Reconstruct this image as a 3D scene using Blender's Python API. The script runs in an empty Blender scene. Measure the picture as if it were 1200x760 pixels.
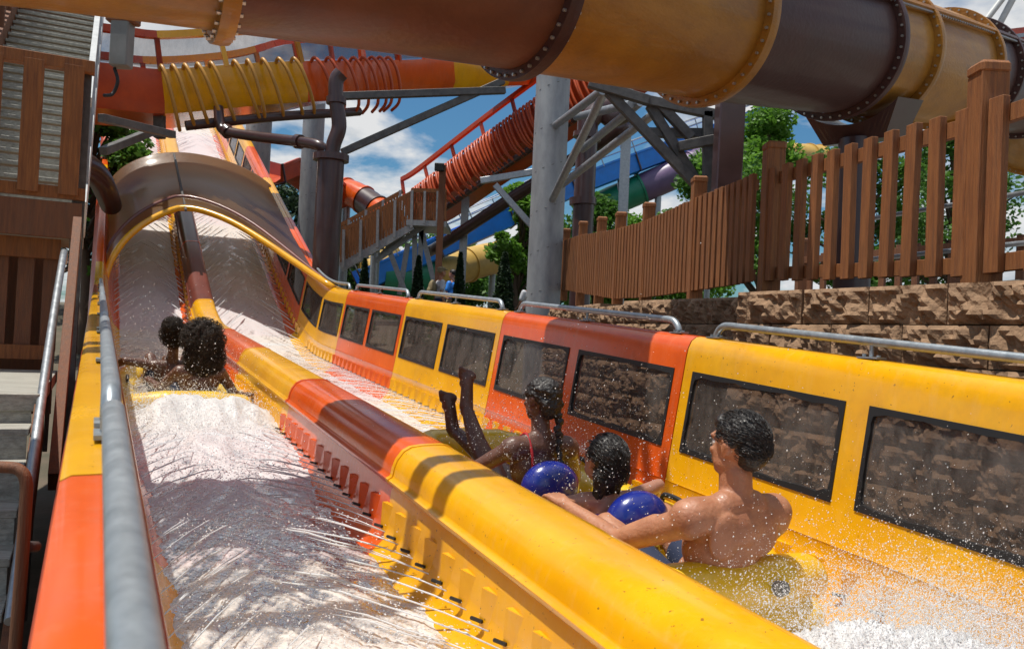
import bpy, bmesh, math, random
from mathutils import Vector, Matrix, noise, Quaternion
rnd = random.Random(7)
scene = bpy.context.scene
COL = scene.collection
V = Vector
# ------------------------------------------------------------------ camera
F_PX = 1000.0; PITCH = math.radians(1.0); ROLL = math.radians(2.7)
cf = V((0, math.cos(PITCH), math.sin(PITCH))); r0 = V((1, 0, 0)); u0 = V((0, -math.sin(PITCH), math.cos(PITCH)))
cr = r0*math.cos(ROLL) + u0*math.sin(ROLL); cu = u0*math.cos(ROLL) - r0*math.sin(ROLL)
cam = bpy.data.cameras.new('camera'); camo = bpy.data.objects.new('camera', cam); COL.objects.link(camo)
camo.matrix_world = Matrix(((cr.x, cu.x, -cf.x, 0), (cr.y, cu.y, -cf.y, 0), (cr.z, cu.z, -cf.z, 0), (0, 0, 0, 1)))
cam.sensor_width = 36; cam.lens = 30; cam.clip_start = 0.05; cam.clip_end = 3000
cam.dof.use_dof = True; cam.dof.focus_distance = 5.0; cam.dof.aperture_fstop = 8.0
scene.camera = camo
def at(x, y, Y):
    d = cf + cr*((x-600)/F_PX) + cu*((380-y)/F_PX)
    return d*(Y/d.y)
# ------------------------------------------------------------------ slide frame
H = V((-.4385, .8987, 0)); R = V((.8987, .4385, 0)); UP = V((0, 0, 1))
def zp(s):
    if s < 11.6: return .0667*s
    base = .0667*11.6
    t = s-11.6
    L = 2.2; m0 = .0667; m1 = .455
    if t < L: return base + m0*t + (m1-m0)*t*t/(2*L)
    b2 = base + m0*L + (m1-m0)*L/2
    return b2 + m1*(t-L)
def SP(s, a, b): return H*s + R*a + UP*(zp(s)+b)
# ------------------------------------------------------------------ materials
def mat(name, col, rough=.5, metal=0, col2=None, nscale=3, nstretch=(1,1,1), bump=0, bscale=40, coat=0, spec=.5, trans=0, mix=(.35,.65), dirt=0, sss=0, alpha=1, specks=0):
    m = bpy.data.materials.new(name); m.use_nodes = True
    nt = m.node_tree; N = nt.nodes; L = nt.links
    p = N['Principled BSDF']
    p.inputs['Roughness'].default_value = rough; p.inputs['Metallic'].default_value = metal
    p.inputs['Coat Weight'].default_value = coat; p.inputs['Coat Roughness'].default_value = .12
    p.inputs['Specular IOR Level'].default_value = spec
    if sss: p.inputs['Subsurface Weight'].default_value = sss; p.inputs['Subsurface Radius'].default_value = (.02,.008,.004); p.inputs['Subsurface Scale'].default_value = 1
    tc = N.new('ShaderNodeTexCoord'); mp = N.new('ShaderNodeMapping'); mp.inputs['Scale'].default_value = nstretch
    L.new(tc.outputs['Object'], mp.inputs['Vector'])
    c1 = (*col, 1)
    if col2 is None: col2 = tuple(c*.75 for c in col)
    nz = N.new('ShaderNodeTexNoise'); nz.inputs['Scale'].default_value = nscale; nz.inputs['Detail'].default_value = 6; nz.inputs['Roughness'].default_value = .65
    L.new(mp.outputs[0], nz.inputs['Vector'])
    rp = N.new('ShaderNodeValToRGB'); rp.color_ramp.elements[0].position = mix[0]; rp.color_ramp.elements[1].position = mix[1]
    rp.color_ramp.elements[0].color = (*col2, 1); rp.color_ramp.elements[1].color = c1
    L.new(nz.outputs['Fac'], rp.inputs['Fac'])
    out = rp.outputs['Color']
    if dirt:
        n3 = N.new('ShaderNodeTexNoise'); n3.inputs['Scale'].default_value = 1.7; n3.inputs['Detail'].default_value = 10; n3.inputs['Roughness'].default_value = .75
        L.new(mp.outputs[0], n3.inputs['Vector'])
        r3 = N.new('ShaderNodeValToRGB'); r3.color_ramp.elements[0].position = .5; r3.color_ramp.elements[1].position = .72
        r3.color_ramp.elements[0].color = (0,0,0,1); r3.color_ramp.elements[1].color = (dirt,dirt,dirt,1)
        L.new(n3.outputs['Fac'], r3.inputs['Fac'])
        mx = N.new('ShaderNodeMixRGB'); mx.inputs['Color2'].default_value = (.09,.07,.05,1)
        L.new(r3.outputs['Color'], mx.inputs['Fac']); L.new(out, mx.inputs['Color1']); out = mx.outputs['Color']
    if specks:
        n4 = N.new('ShaderNodeTexNoise'); n4.inputs['Scale'].default_value = 55; n4.inputs['Detail'].default_value = 2
        L.new(tc.outputs['Object'], n4.inputs['Vector'])
        r4 = N.new('ShaderNodeValToRGB'); r4.color_ramp.elements[0].position = .70; r4.color_ramp.elements[1].position = .74
        r4.color_ramp.elements[0].color = (0,0,0,1); r4.color_ramp.elements[1].color = (specks,specks,specks,1)
        L.new(n4.outputs['Fac'], r4.inputs['Fac'])
        mx = N.new('ShaderNodeMixRGB'); mx.inputs['Color2'].default_value = (.10,.05,.02,1)
        L.new(r4.outputs['Color'], mx.inputs['Fac']); L.new(out, mx.inputs['Color1']); out = mx.outputs['Color']
        mp5 = N.new('ShaderNodeMapping'); mp5.inputs['Scale'].default_value = (14,14,1.4); L.new(tc.outputs['Object'], mp5.inputs[0])
        n5 = N.new('ShaderNodeTexNoise'); n5.inputs['Scale'].default_value = 1.6; n5.inputs['Detail'].default_value = 7; n5.inputs['Roughness'].default_value = .7
        L.new(mp5.outputs[0], n5.inputs['Vector'])
        r5 = N.new('ShaderNodeValToRGB'); r5.color_ramp.elements[0].position = .52; r5.color_ramp.elements[1].position = .75
        r5.color_ramp.elements[0].color = (0,0,0,1); r5.color_ramp.elements[1].color = (.10,.10,.10,1); L.new(n5.outputs['Fac'], r5.inputs['Fac'])
        mx = N.new('ShaderNodeMixRGB'); mx.inputs['Color2'].default_value = (.72,.55,.35,1)
        L.new(r5.outputs['Color'], mx.inputs['Fac']); L.new(out, mx.inputs['Color1']); out = mx.outputs['Color']
    L.new(out, p.inputs['Base Color'])
    r2 = N.new('ShaderNodeMapRange'); r2.inputs['To Min'].default_value = max(0,rough-.08); r2.inputs['To Max'].default_value = min(1,rough+.12)
    L.new(nz.outputs['Fac'], r2.inputs['Value']); L.new(r2.outputs[0], p.inputs['Roughness'])
    if bump:
        n2 = N.new('ShaderNodeTexNoise'); n2.inputs['Scale'].default_value = bscale; n2.inputs['Detail'].default_value = 5
        L.new(mp.outputs[0], n2.inputs['Vector'])
        b = N.new('ShaderNodeBump'); b.inputs['Strength'].default_value = bump; b.inputs['Distance'].default_value = .01
        L.new(n2.outputs['Fac'], b.inputs['Height']); L.new(b.outputs[0], p.inputs['Normal'])
    if trans:
        t = N.new('ShaderNodeBsdfTranslucent'); L.new(out, t.inputs['Color'])
        ms = N.new('ShaderNodeMixShader'); ms.inputs[0].default_value = trans
        L.new(p.outputs[0], ms.inputs[1]); L.new(t.outputs[0], ms.inputs[2])
        L.new(ms.outputs[0], N['Material Output'].inputs['Surface'])
    return m
M = {}
M['yellow'] = mat('yellow_fibreglass', (.82,.41,.002), .22, col2=(.74,.34,.002), nscale=2.5, bump=.12, bscale=14, coat=.35, dirt=.24, specks=.7)
M['orange'] = mat('orange_fibreglass', (.74,.105,.006), .22, col2=(.64,.08,.005), nscale=2.5, bump=.12, bscale=14, coat=.35, dirt=.24, specks=.7)
M['orange_deep'] = mat('deep_orange_fibreglass', (.55,.07,.012), .35, col2=(.42,.045,.01), bump=.1, bscale=20, dirt=.25)
M['red_brown'] = mat('red_brown_fibreglass', (.16,.035,.022), .35, col2=(.11,.025,.018), bump=.1, bscale=20, coat=.3)
M['tube_tan'] = mat('ochre_tube_fibreglass', (.50,.23,.030), .42, col2=(.36,.15,.020), nscale=1.6, nstretch=(1,1,2.5), bump=.5, bscale=26, coat=.25, dirt=.35, trans=.16, spec=.4)
M['tube_brown'] = mat('brown_tube_fibreglass', (.070,.025,.020), .5, col2=(.05,.018,.015), nscale=1.6, bump=.4, bscale=26, coat=.12, spec=.4, dirt=.2)
M['tube_mid'] = mat('faded_brown_tube_fibreglass', (.17,.060,.030), .45, col2=(.11,.038,.022), nscale=1.6, bump=.4, bscale=26, coat=.1, spec=.35, dirt=.2)
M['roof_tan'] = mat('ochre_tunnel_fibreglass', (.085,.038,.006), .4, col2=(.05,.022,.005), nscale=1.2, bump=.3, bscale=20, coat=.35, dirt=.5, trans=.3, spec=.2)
M['galv'] = mat('galvanised_steel', (.42,.44,.46), .42, metal=.75, col2=(.30,.32,.34), nscale=18, bump=.1, bscale=60)
M['rail'] = mat('rail_steel', (.40,.44,.47), .36, metal=.55, col2=(.28,.32,.35), nscale=22, bump=.08, bscale=60, dirt=.2)
M['darksteel'] = mat('weathered_steel', (.13,.125,.12), .55, metal=.35, col2=(.075,.07,.068), nscale=9, bump=.2)
M['concrete'] = mat('column_concrete_steel', (.33,.345,.36), .6, metal=.2, col2=(.23,.24,.26), nscale=5, nstretch=(1,1,.35), bump=.15, bscale=30, dirt=.25)
M['pipe'] = mat('brown_pipe', (.055,.022,.022), .35, col2=(.04,.016,.016), nscale=4, coat=.3, dirt=.2)
M['wood'] = mat('stained_timber', (.31,.115,.030), .68, col2=(.18,.06,.016), nscale=6, nstretch=(9,9,.6), bump=.55, bscale=22, dirt=.35)
M['wood_old'] = mat('stair_timber', (.20,.075,.03), .65, col2=(.13,.05,.022), nscale=6, nstretch=(8,8,.7), bump=.5, bscale=22, dirt=.35)
M['grey_wood'] = mat('grey_tread_timber', (.42,.41,.36), .75, col2=(.24,.23,.20), nscale=8, nstretch=(.5,6,6), bump=.5, bscale=20, dirt=.5)
M['rock'] = mat('split_face_block', (.33,.205,.12), .92, col2=(.17,.10,.055), nscale=9, bump=1, bscale=55)
M['ground'] = mat('bare_soil', (.13,.10,.07), .95, col2=(.07,.065,.04), nscale=2, bump=.6, bscale=20)
M['paving'] = mat('paving_concrete', (.30,.28,.25), .85, col2=(.22,.20,.18), nscale=3, bump=.2)
M['black'] = mat('black_rubber', (.012,.012,.013), .5)
M['bolt'] = mat('bolt_steel', (.55,.53,.50), .35, metal=.8)
M['blue'] = mat('blue_fibreglass', (.008,.24,.85), .45, col2=(.008,.19,.7), coat=.3, dirt=.2)
M['purple'] = mat('purple_fibreglass', (.17,.11,.21), .4, col2=(.13,.085,.17), dirt=.2)
M['green_f'] = mat('green_fibreglass', (.015,.23,.13), .4, col2=(.012,.18,.1))
M['yellow_f'] = mat('pale_yellow_fibreglass', (.62,.40,.10), .4, col2=(.5,.31,.07))
M['hose_y'] = mat('yellow_hose', (.55,.27,.04), .35, col2=(.42,.2,.03))
M['hose_o'] = mat('orange_hose', (.55,.09,.02), .35, col2=(.4,.06,.02))
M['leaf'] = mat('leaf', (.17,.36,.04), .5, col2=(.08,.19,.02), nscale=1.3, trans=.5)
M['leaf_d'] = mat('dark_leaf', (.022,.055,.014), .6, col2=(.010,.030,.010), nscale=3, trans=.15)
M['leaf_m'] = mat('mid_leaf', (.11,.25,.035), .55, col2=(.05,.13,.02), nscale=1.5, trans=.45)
M['bark'] = mat('bark', (.12,.08,.055), .9, bump=.6)
M['raft'] = mat('yellow_raft_vinyl', (.80,.52,.012), .30, col2=(.72,.44,.01), nscale=4, bump=.15, bscale=9, coat=.4, sss=.05)
M['raft_blue'] = mat('blue_vinyl', (.010,.022,.24), .22, col2=(.008,.018,.18), nscale=4, coat=.5)
M['skin_man'] = mat('tanned_skin', (.47,.215,.115), .46, col2=(.34,.14,.075), nscale=7, sss=.12, bump=.35, bscale=70, coat=.08)
M['skin_dark'] = mat('deep_brown_skin', (.135,.062,.042), .38, col2=(.10,.045,.03), nscale=9, sss=.08, bump=.35, bscale=70, coat=.1)
M['skin_child'] = mat('light_brown_skin', (.42,.21,.15), .42, col2=(.35,.17,.115), nscale=9, sss=.12, coat=.2)
M['hair'] = mat('black_hair', (.010,.008,.008), .45, col2=(.018,.014,.012), nscale=30, nstretch=(1,.3,1), bump=.8, bscale=90, coat=.1)
M['hair_c'] = mat('curly_hair', (.022,.014,.010), .7, col2=(.045,.030,.020), nscale=60, bump=1, bscale=90)
M['red_cloth'] = mat('red_cloth', (.45,.01,.02), .7)
M['blue_cloth'] = mat('blue_cloth', (.04,.10,.35), .7, col2=(.35,.05,.25), nscale=30)
M['navy_cloth'] = mat('navy_cloth', (.02,.03,.07), .8)
M['white_cloth'] = mat('white_cloth', (.6,.62,.66), .8)
M['tan_cloth'] = mat('tan_cloth', (.28,.22,.12), .8)
M['eye'] = mat('eye', (.7,.7,.68), .2, col2=(.7,.7,.68))
M['white_paint'] = mat('white_painted_steel', (.55,.56,.56), .45, col2=(.45,.46,.46), nscale=6)
M['box_grey'] = mat('grey_box_paint', (.20,.20,.19), .5, col2=(.14,.14,.13))
def glass_mat():
    m = bpy.data.materials.new('water_spotted_window'); m.use_nodes = True
    N = m.node_tree.nodes; L = m.node_tree.links; p = N['Principled BSDF']
    p.inputs['Base Color'].default_value = (.30,.26,.23,1); p.inputs['Roughness'].default_value = .2
    tc = N.new('ShaderNodeTexCoord'); mp = N.new('ShaderNodeMapping'); mp.inputs['Scale'].default_value = (1,1,.45)
    L.new(tc.outputs['Object'], mp.inputs[0])
    nz = N.new('ShaderNodeTexNoise'); nz.inputs['Scale'].default_value = 7; nz.inputs['Detail'].default_value = 12; nz.inputs['Roughness'].default_value = .8
    L.new(mp.outputs[0], nz.inputs['Vector'])
    mr = N.new('ShaderNodeMapRange'); mr.inputs['From Min'].default_value = .35; mr.inputs['From Max'].default_value = .7
    mr.inputs['To Min'].default_value = .04; mr.inputs['To Max'].default_value = .34
    L.new(nz.outputs['Fac'], mr.inputs['Value'])
    t = N.new('ShaderNodeBsdfTransparent'); t.inputs[0].default_value = (.62,.60,.60,1)
    ms = N.new('ShaderNodeMixShader'); L.new(mr.outputs[0], ms.inputs[0]); L.new(t.outputs[0], ms.inputs[1]); L.new(p.outputs[0], ms.inputs[2])
    L.new(ms.outputs[0], N['Material Output'].inputs['Surface'])
    return m
M['glass'] = glass_mat()
def water_mat():
    m = bpy.data.materials.new('foaming_water'); m.use_nodes = True
    N = m.node_tree.nodes; L = m.node_tree.links; p = N['Principled BSDF']
    at_ = N.new('ShaderNodeAttribute'); at_.attribute_name = 'foam'
    tc = N.new('ShaderNodeTexCoord')
    nz = N.new('ShaderNodeTexNoise'); nz.inputs['Scale'].default_value = 28; nz.inputs['Detail'].default_value = 8; nz.inputs['Roughness'].default_value = .7
    L.new(tc.outputs['Object'], nz.inputs['Vector'])
    ad = N.new('ShaderNodeMath'); ad.operation = 'MULTIPLY_ADD'; ad.inputs[1].default_value = 1.5
    L.new(nz.outputs['Fac'], ad.inputs[0])
    sb = N.new('ShaderNodeMath'); sb.operation = 'SUBTRACT'; sb.inputs[1].default_value = .75
    L.new(at_.outputs['Fac'], sb.inputs[0]); L.new(sb.outputs[0], ad.inputs[2])
    cl = N.new('ShaderNodeMapRange'); cl.inputs['From Min'].default_value = .15; cl.inputs['From Max'].default_value = .85
    L.new(ad.outputs[0], cl.inputs['Value'])
    p.inputs['Base Color'].default_value = (.86,.88,.90,1); p.inputs['Roughness'].default_value = .35
    tl = N.new('ShaderNodeBsdfTranslucent'); tl.inputs[0].default_value = (.86,.88,.9,1)
    m1 = N.new('ShaderNodeMixShader'); m1.inputs[0].default_value = .35
    L.new(p.outputs[0], m1.inputs[1]); L.new(tl.outputs[0], m1.inputs[2])
    tr = N.new('ShaderNodeBsdfTransparent'); tr.inputs[0].default_value = (.86,.88,.9,1)
    gl = N.new('ShaderNodeBsdfGlossy'); gl.inputs['Roughness'].default_value = .07
    fr = N.new('ShaderNodeFresnel'); fr.inputs[0].default_value = 1.33
    bp = N.new('ShaderNodeBump'); bp.inputs['Strength'].default_value = .8; bp.inputs['Distance'].default_value = .012
    n2 = N.new('ShaderNodeTexNoise'); n2.inputs['Scale'].default_value = 45; n2.inputs['Detail'].default_value = 4
    L.new(tc.outputs['Object'], n2.inputs['Vector']); L.new(n2.outputs['Fac'], bp.inputs['Height'])
    for q in (gl, fr, p): L.new(bp.outputs[0], q.inputs['Normal'])
    m2 = N.new('ShaderNodeMixShader'); L.new(fr.outputs[0], m2.inputs[0]); L.new(tr.outputs[0], m2.inputs[1]); L.new(gl.outputs[0], m2.inputs[2])
    m3 = N.new('ShaderNodeMixShader'); L.new(cl.outputs[0], m3.inputs[0]); L.new(m2.outputs[0], m3.inputs[1]); L.new(m1.outputs[0], m3.inputs[2])
    L.new(m3.outputs[0], N['Material Output'].inputs['Surface'])
    return m
M['water'] = water_mat()
M['spray'] = mat('spray_droplets', (.95,.96,.97), .15, col2=(.95,.96,.97), trans=.5, spec=.8)
M['jet'] = mat('water_jet', (.88,.90,.92), .15, col2=(.88,.9,.92), trans=.45, spec=.8)
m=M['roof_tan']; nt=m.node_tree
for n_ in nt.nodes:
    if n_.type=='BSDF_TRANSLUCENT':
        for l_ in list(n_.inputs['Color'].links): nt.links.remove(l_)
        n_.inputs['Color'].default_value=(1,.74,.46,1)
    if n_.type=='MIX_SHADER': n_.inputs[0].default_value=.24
# ------------------------------------------------------------------ object helpers
def wloc(o):
    p = V((0,0,0))
    while o is not None: p = p + o.location; o = o.parent
    return p
def thing(name, label, cat, loc, group=None):
    o = bpy.data.objects.new(name, None); COL.objects.link(o); o.location = loc; o.empty_display_size = .1
    o['label'] = label; o['category'] = cat
    if group: o['group'] = group
    return o
def tag(o, label=None, cat=None, group=None, kind=None):
    if label: o['label'] = label
    if cat: o['category'] = cat
    if group: o['group'] = group
    if kind: o['kind'] = kind
    return o
class MB:
    def __init__(s): s.v = []; s.f = []; s.m = []
    def add(s, vs, fs, mi=0):
        k = len(s.v); s.v += [V(p) for p in vs]
        for f in fs: s.f.append([i+k for i in f]); s.m.append(mi)
    def box(s, c, ax, ay, az, mi=0):      # centre and three half-axis vectors
        c = V(c); vs = [c+ax*i+ay*j+az*k for i in (-1,1) for j in (-1,1) for k in (-1,1)]
        s.add(vs, [(0,1,3,2),(4,6,7,5),(0,4,5,1),(2,3,7,6),(0,2,6,4),(1,5,7,3)], mi)
    def cbox(s, c, ax, ay, az, bev=.12, mi=0):   # chamfered box
        lx, ly, lz = ax.length, ay.length, az.length; e = min(lx,ly,lz)*bev*2
        bm = bmesh.new(); bmesh.ops.create_cube(bm, size=2)
        for v in bm.verts: v.co = V((v.co.x*lx, v.co.y*ly, v.co.z*lz))
        bmesh.ops.bevel(bm, geom=bm.edges[:], offset=e*.5, segments=1, affect='EDGES')
        nx, ny, nz_ = ax.normalized(), ay.normalized(), az.normalized(); c = V(c)
        bm.verts.ensure_lookup_table()
        s.add([c+nx*v.co.x+ny*v.co.y+nz_*v.co.z for v in bm.verts], [[w.index for w in f.verts] for f in bm.faces], mi); bm.free()
    def beam(s, p, q, w, h=None, up=UP, mi=0, bev=0):
        p, q = V(p), V(q); d = (q-p); L = d.length; d = d/L; h = h or w
        x = d.cross(up)
        if x.length < .01: x = d.cross(V((1,0,0)))
        x.normalize(); y = x.cross(d)
        (s.cbox if bev else s.box)((p+q)/2, x*(w/2), d*(L/2), y*(h/2), *((bev,) if bev else ()), mi=mi)
    def tube(s, pts, r, n=10, caps=True, mi=0, closed=False):
        pts = [V(p) for p in pts]; rs = r if isinstance(r, (list,tuple)) else [r]*len(pts)
        k0 = len(s.v); prev = None
        for i, p in enumerate(pts):
            if closed: d = pts[(i+1) % len(pts)]-pts[i-1]
            else: d = pts[min(i+1,len(pts)-1)]-pts[max(i-1,0)]
            d.normalize()
            if prev is None:
                x = d.cross(UP)
                if x.length < .05: x = d.cross(V((0,1,0)))
                x.normalize()
            else:
                x = prev - d*prev.dot(d); x.normalize()
            prev = x; y = d.cross(x)
            for j in range(n):
                t = 2*math.pi*j/n; s.v.append(p + (x*math.cos(t)+y*math.sin(t))*rs[i])
        m = len(pts)
        for i in range(m if closed else m-1):
            i2 = (i+1) % m
            for j in range(n):
                s.f.append([k0+i*n+j, k0+i*n+(j+1)%n, k0+i2*n+(j+1)%n, k0+i2*n+j]); s.m.append(mi)
        if caps and not closed:
            s.f.append([k0+j for j in range(n)][::-1]); s.m.append(mi)
            s.f.append([k0+(m-1)*n+j for j in range(n)]); s.m.append(mi)
    def sweep(s, ss, prof, fn, mi=0, closedprof=False, matfn=None, flip=False):
        k0 = len(s.v); n = len(prof)
        for q in ss:
            for (a, b) in prof: s.v.append(fn(q, a, b))
        for i in range(len(ss)-1):
            for j in range(n if closedprof else n-1):
                j2 = (j+1) % n
                f = [k0+i*n+j, k0+(i+1)*n+j, k0+(i+1)*n+j2, k0+i*n+j2]
                s.f.append(f[::-1] if flip else f); s.m.append(matfn((ss[i]+ss[i+1])/2) if matfn else mi)
        if closedprof:
            s.f.append([k0+j for j in range(n)]); s.m.append(matfn(ss[0]) if matfn else mi)
            s.f.append([k0+(len(ss)-1)*n+j for j in range(n)][::-1]); s.m.append(matfn(ss[-1]) if matfn else mi)
    def ico(s, c, r, sub=1, mi=0):
        bm = bmesh.new(); bmesh.ops.create_icosphere(bm, subdivisions=sub, radius=1)
        bm.verts.ensure_lookup_table(); c = V(c); r = V(r) if not isinstance(r,(int,float)) else V((r,r,r))
        s.add([c+V((v.co.x*r.x, v.co.y*r.y, v.co.z*r.z)) for v in bm.verts], [[w.index for w in f.verts] for f in bm.faces], mi); bm.free()
    def build(s, name, mats, parent=None, smooth=False, angle=None):
        me = bpy.data.meshes.new(name); off = wloc(parent) if parent else V((0,0,0))
        if parent is None and s.v:
            zmin = min(v.z for v in s.v); cx = sum(v.x for v in s.v)/len(s.v); cy = sum(v.y for v in s.v)/len(s.v); off = V((cx,cy,zmin))
        me.from_pydata([tuple(v-off) for v in s.v], [], s.f)
        if not isinstance(mats, (list,tuple)): mats = [mats]
        for m in mats: me.materials.append(m)
        me.polygons.foreach_set('material_index', s.m)
        if smooth: me.polygons.foreach_set('use_smooth', [True]*len(me.polygons))
        me.update()
        if smooth and angle is not None: me.set_sharp_from_angle(angle=math.radians(angle))
        o = bpy.data.objects.new(name, me); COL.objects.link(o)
        if parent: o.parent = parent
        else: o.location = off
        return o
def bez(pts, n=8):           # Catmull-Rom
    pts = [V(p) for p in pts]; out = []
    for i in range(len(pts)-1):
        p0 = pts[max(i-1,0)]; p1 = pts[i]; p2 = pts[i+1]; p3 = pts[min(i+2,len(pts)-1)]
        for k in range(n):
            t = k/n
            out.append(.5*((2*p1)+(p2-p0)*t+(2*p0-5*p1+4*p2-p3)*t*t+(3*p1-p0-3*p2+p3)*t**3))
    out.append(pts[-1]); return out
def frange(a, b, st):
    n = max(1, int(round((b-a)/st))); return [a+(b-a)*i/n for i in range(n+1)]
# ------------------------------------------------------------------ world and sun
SUN = V((-.27, -.06, .96)).normalized()
w = bpy.data.worlds.new('World'); scene.world = w; w.use_nodes = True
N = w.node_tree.nodes; L = w.node_tree.links; bg = N['Background']
sky = N.new('ShaderNodeTexSky'); sky.sky_type = 'NISHITA'; sky.sun_disc = False
sky.sun_elevation = math.asin(SUN.z); sky.sun_rotation = math.atan2(SUN.x, SUN.y); sky.air_density = 1.3; sky.dust_density = .6; sky.ozone_density = 3
tc = N.new('ShaderNodeTexCoord'); sx = N.new('ShaderNodeSeparateXYZ'); L.new(tc.outputs['Generated'], sx.inputs[0])
mx_ = N.new('ShaderNodeMath'); mx_.operation = 'MAXIMUM'; mx_.inputs[1].default_value = 0; L.new(sx.outputs['Z'], mx_.inputs[0])
ad_ = N.new('ShaderNodeMath'); ad_.operation = 'ADD'; ad_.inputs[1].default_value = .22; L.new(mx_.outputs[0], ad_.inputs[0])
dv = N.new('ShaderNodeVectorMath'); dv.operation = 'DIVIDE'; L.new(tc.outputs['Generated'], dv.inputs[0])
cx = N.new('ShaderNodeCombineXYZ')
for i in range(3): L.new(ad_.outputs[0], cx.inputs[i])
L.new(cx.outputs[0], dv.inputs[1])
cmp_ = N.new('ShaderNodeMapping'); cmp_.inputs['Location'].default_value = (3.1,.7,0); cmp_.inputs['Scale'].default_value = (1,1,1.6); L.new(dv.outputs[0], cmp_.inputs[0])
cn = N.new('ShaderNodeTexNoise'); cn.inputs['Scale'].default_value = 1.9; cn.inputs['Detail'].default_value = 9; cn.inputs['Roughness'].default_value = .56; cn.inputs['Distortion'].default_value = .15
L.new(cmp_.outputs[0], cn.inputs['Vector'])
cr1 = N.new('ShaderNodeValToRGB'); cr1.color_ramp.elements[0].position = .45; cr1.color_ramp.elements[1].position = .56
L.new(cn.outputs['Fac'], cr1.inputs['Fac'])
cm2 = N.new('ShaderNodeMapping'); cm2.inputs['Location'].default_value = (3.16,.64,.07); cm2.inputs['Scale'].default_value = (1,1,1.6); L.new(dv.outputs[0], cm2.inputs[0])
cn2 = N.new('ShaderNodeTexNoise'); cn2.inputs['Scale'].default_value = 1.9; cn2.inputs['Detail'].default_value = 7; cn2.inputs['Roughness'].default_value = .6
L.new(cm2.outputs[0], cn2.inputs['Vector'])
cr2 = N.new('ShaderNodeValToRGB'); cr2.color_ramp.elements[0].position = .54; cr2.color_ramp.elements[1].position = .74
cr2.color_ramp.elements[0].color = (10.5,10.6,10.7,1); cr2.color_ramp.elements[1].color = (4.4,5.4,6.4,1); L.new(cn2.outputs['Fac'], cr2.inputs['Fac'])
tint = N.new('ShaderNodeMixRGB'); tint.blend_type = 'MULTIPLY'; tint.inputs[0].default_value = 1; tint.inputs['Color2'].default_value = (.55,.95,1.2,1)
L.new(sky.outputs[0], tint.inputs['Color1'])
cmix = N.new('ShaderNodeMixRGB'); L.new(cr1.outputs['Color'], cmix.inputs['Fac']); L.new(tint.outputs[0], cmix.inputs['Color1']); L.new(cr2.outputs['Color'], cmix.inputs['Color2'])
L.new(cmix.outputs[0], bg.inputs['Color']); bg.inputs['Strength'].default_value = .072
sl = bpy.data.lights.new('sun', 'SUN'); sl.energy = 5.0; sl.angle = math.radians(.53); sl.color = (1,.95,.86)
so = bpy.data.objects.new('sun', sl); COL.objects.link(so); so.rotation_euler = SUN.to_track_quat('Z','Y').to_euler(); so.location = SUN*60
scene.view_settings.view_transform = 'Standard'; scene.view_settings.look = 'None'; scene.view_settings.exposure = 0; scene.view_settings.gamma = 1
# ------------------------------------------------------------------ ground
def gz(x, y):
    s = -.4385*x + .8987*y; a = .8987*x + .4385*y
    z = -1.75
    t = min(max((y-9)/16, 0), 1); z += 2.15*t*t*(3-2*t)
    # raised walk on the right, behind the retaining wall
    edge = 4.35
    if s > 4: edge = 4.35+min((s-4)*.55, 3.2)
    if a > edge+.15 and y < 20: z = max(z, .38)
    if y > 60: z += (y-60)*.02
    return z
mb = MB()
xs = [-400,-150,-60,-30] + frange(-20,20,.4) + [30,60,150,400]; ys = [-60,-20,-8] + frange(-4,32,.4) + [40,60,100,200,500,1200]
for y in ys:
    for x in xs: mb.v.append(V((x,y,gz(x,y)+(.03*noise.noise(V((x,y,0))) if abs(x)<30 and -5<y<40 else 0))))
n = len(xs)
for j in range(len(ys)-1):
    for i in range(n-1): mb.f.append([j*n+i, j*n+i+1, (j+1)*n+i+1, (j+1)*n+i]); mb.m.append(0)
tag(mb.build('ground', M['ground'], smooth=True), kind='structure')
mb = MB()     # paved walk behind the fence on the right
pth = [(2.75,1.0),(2.75,4.2),(2.45,6.8),(2.15,8.2),(1.95,9.9),(1.7,12),(1.5,14.5)]
for i in range(len(pth)-1):
    (x0,y0),(x1,y1) = pth[i],pth[i+1]
    z0 = .45
    mb.add([(x0,y0,z0),(x0+9,y0,z0),(x1+9,y1,z0),(x1,y1,z0)], [(0,1,2,3)])
    mb.add([(x0,y0,z0),(x1,y1,z0),(x1,y1,z0-.25),(x0,y0,z0-.25)], [(0,1,2,3)])
tag(mb.build('walkway', M['paving']), kind='structure')
# ------------------------------------------------------------------ main racing slide
JT = 3.78; SEC = 2.38
def sect(s): return math.floor((s-JT)/SEC)        # -1 = yellow, 0 = orange, 1 = yellow ...
def mi_main(s): return 0 if sect(s) % 2 else 1     # 0 yellow 1 orange
def mi_left(s): return 1 if s < 1.4 or s > 6.16 and sect(s) % 2 == 0 else 0
def ss_range(a, b, st=.2):
    js = [JT+SEC*k for k in range(-3, 11)]; out = set([round(a,4), round(b,4)])
    for v in frange(a,b,st): out.add(round(v,4))
    for j in js:
        if a < j < b: out.add(round(j,4))
    o = sorted(out); return [v for i,v in enumerate(o) if i==0 or v-o[i-1] > .004]
S0, S1 = -1.2, 27.0
slide = thing('racing_water_slide', 'long two-lane yellow and orange racing water slide with centre divider running uphill through a tunnel', 'water slide', SP(0,1.4,-1.6))
PAL = [M['yellow'], M['orange']]
allS = ss_range(S0, S1)
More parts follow.
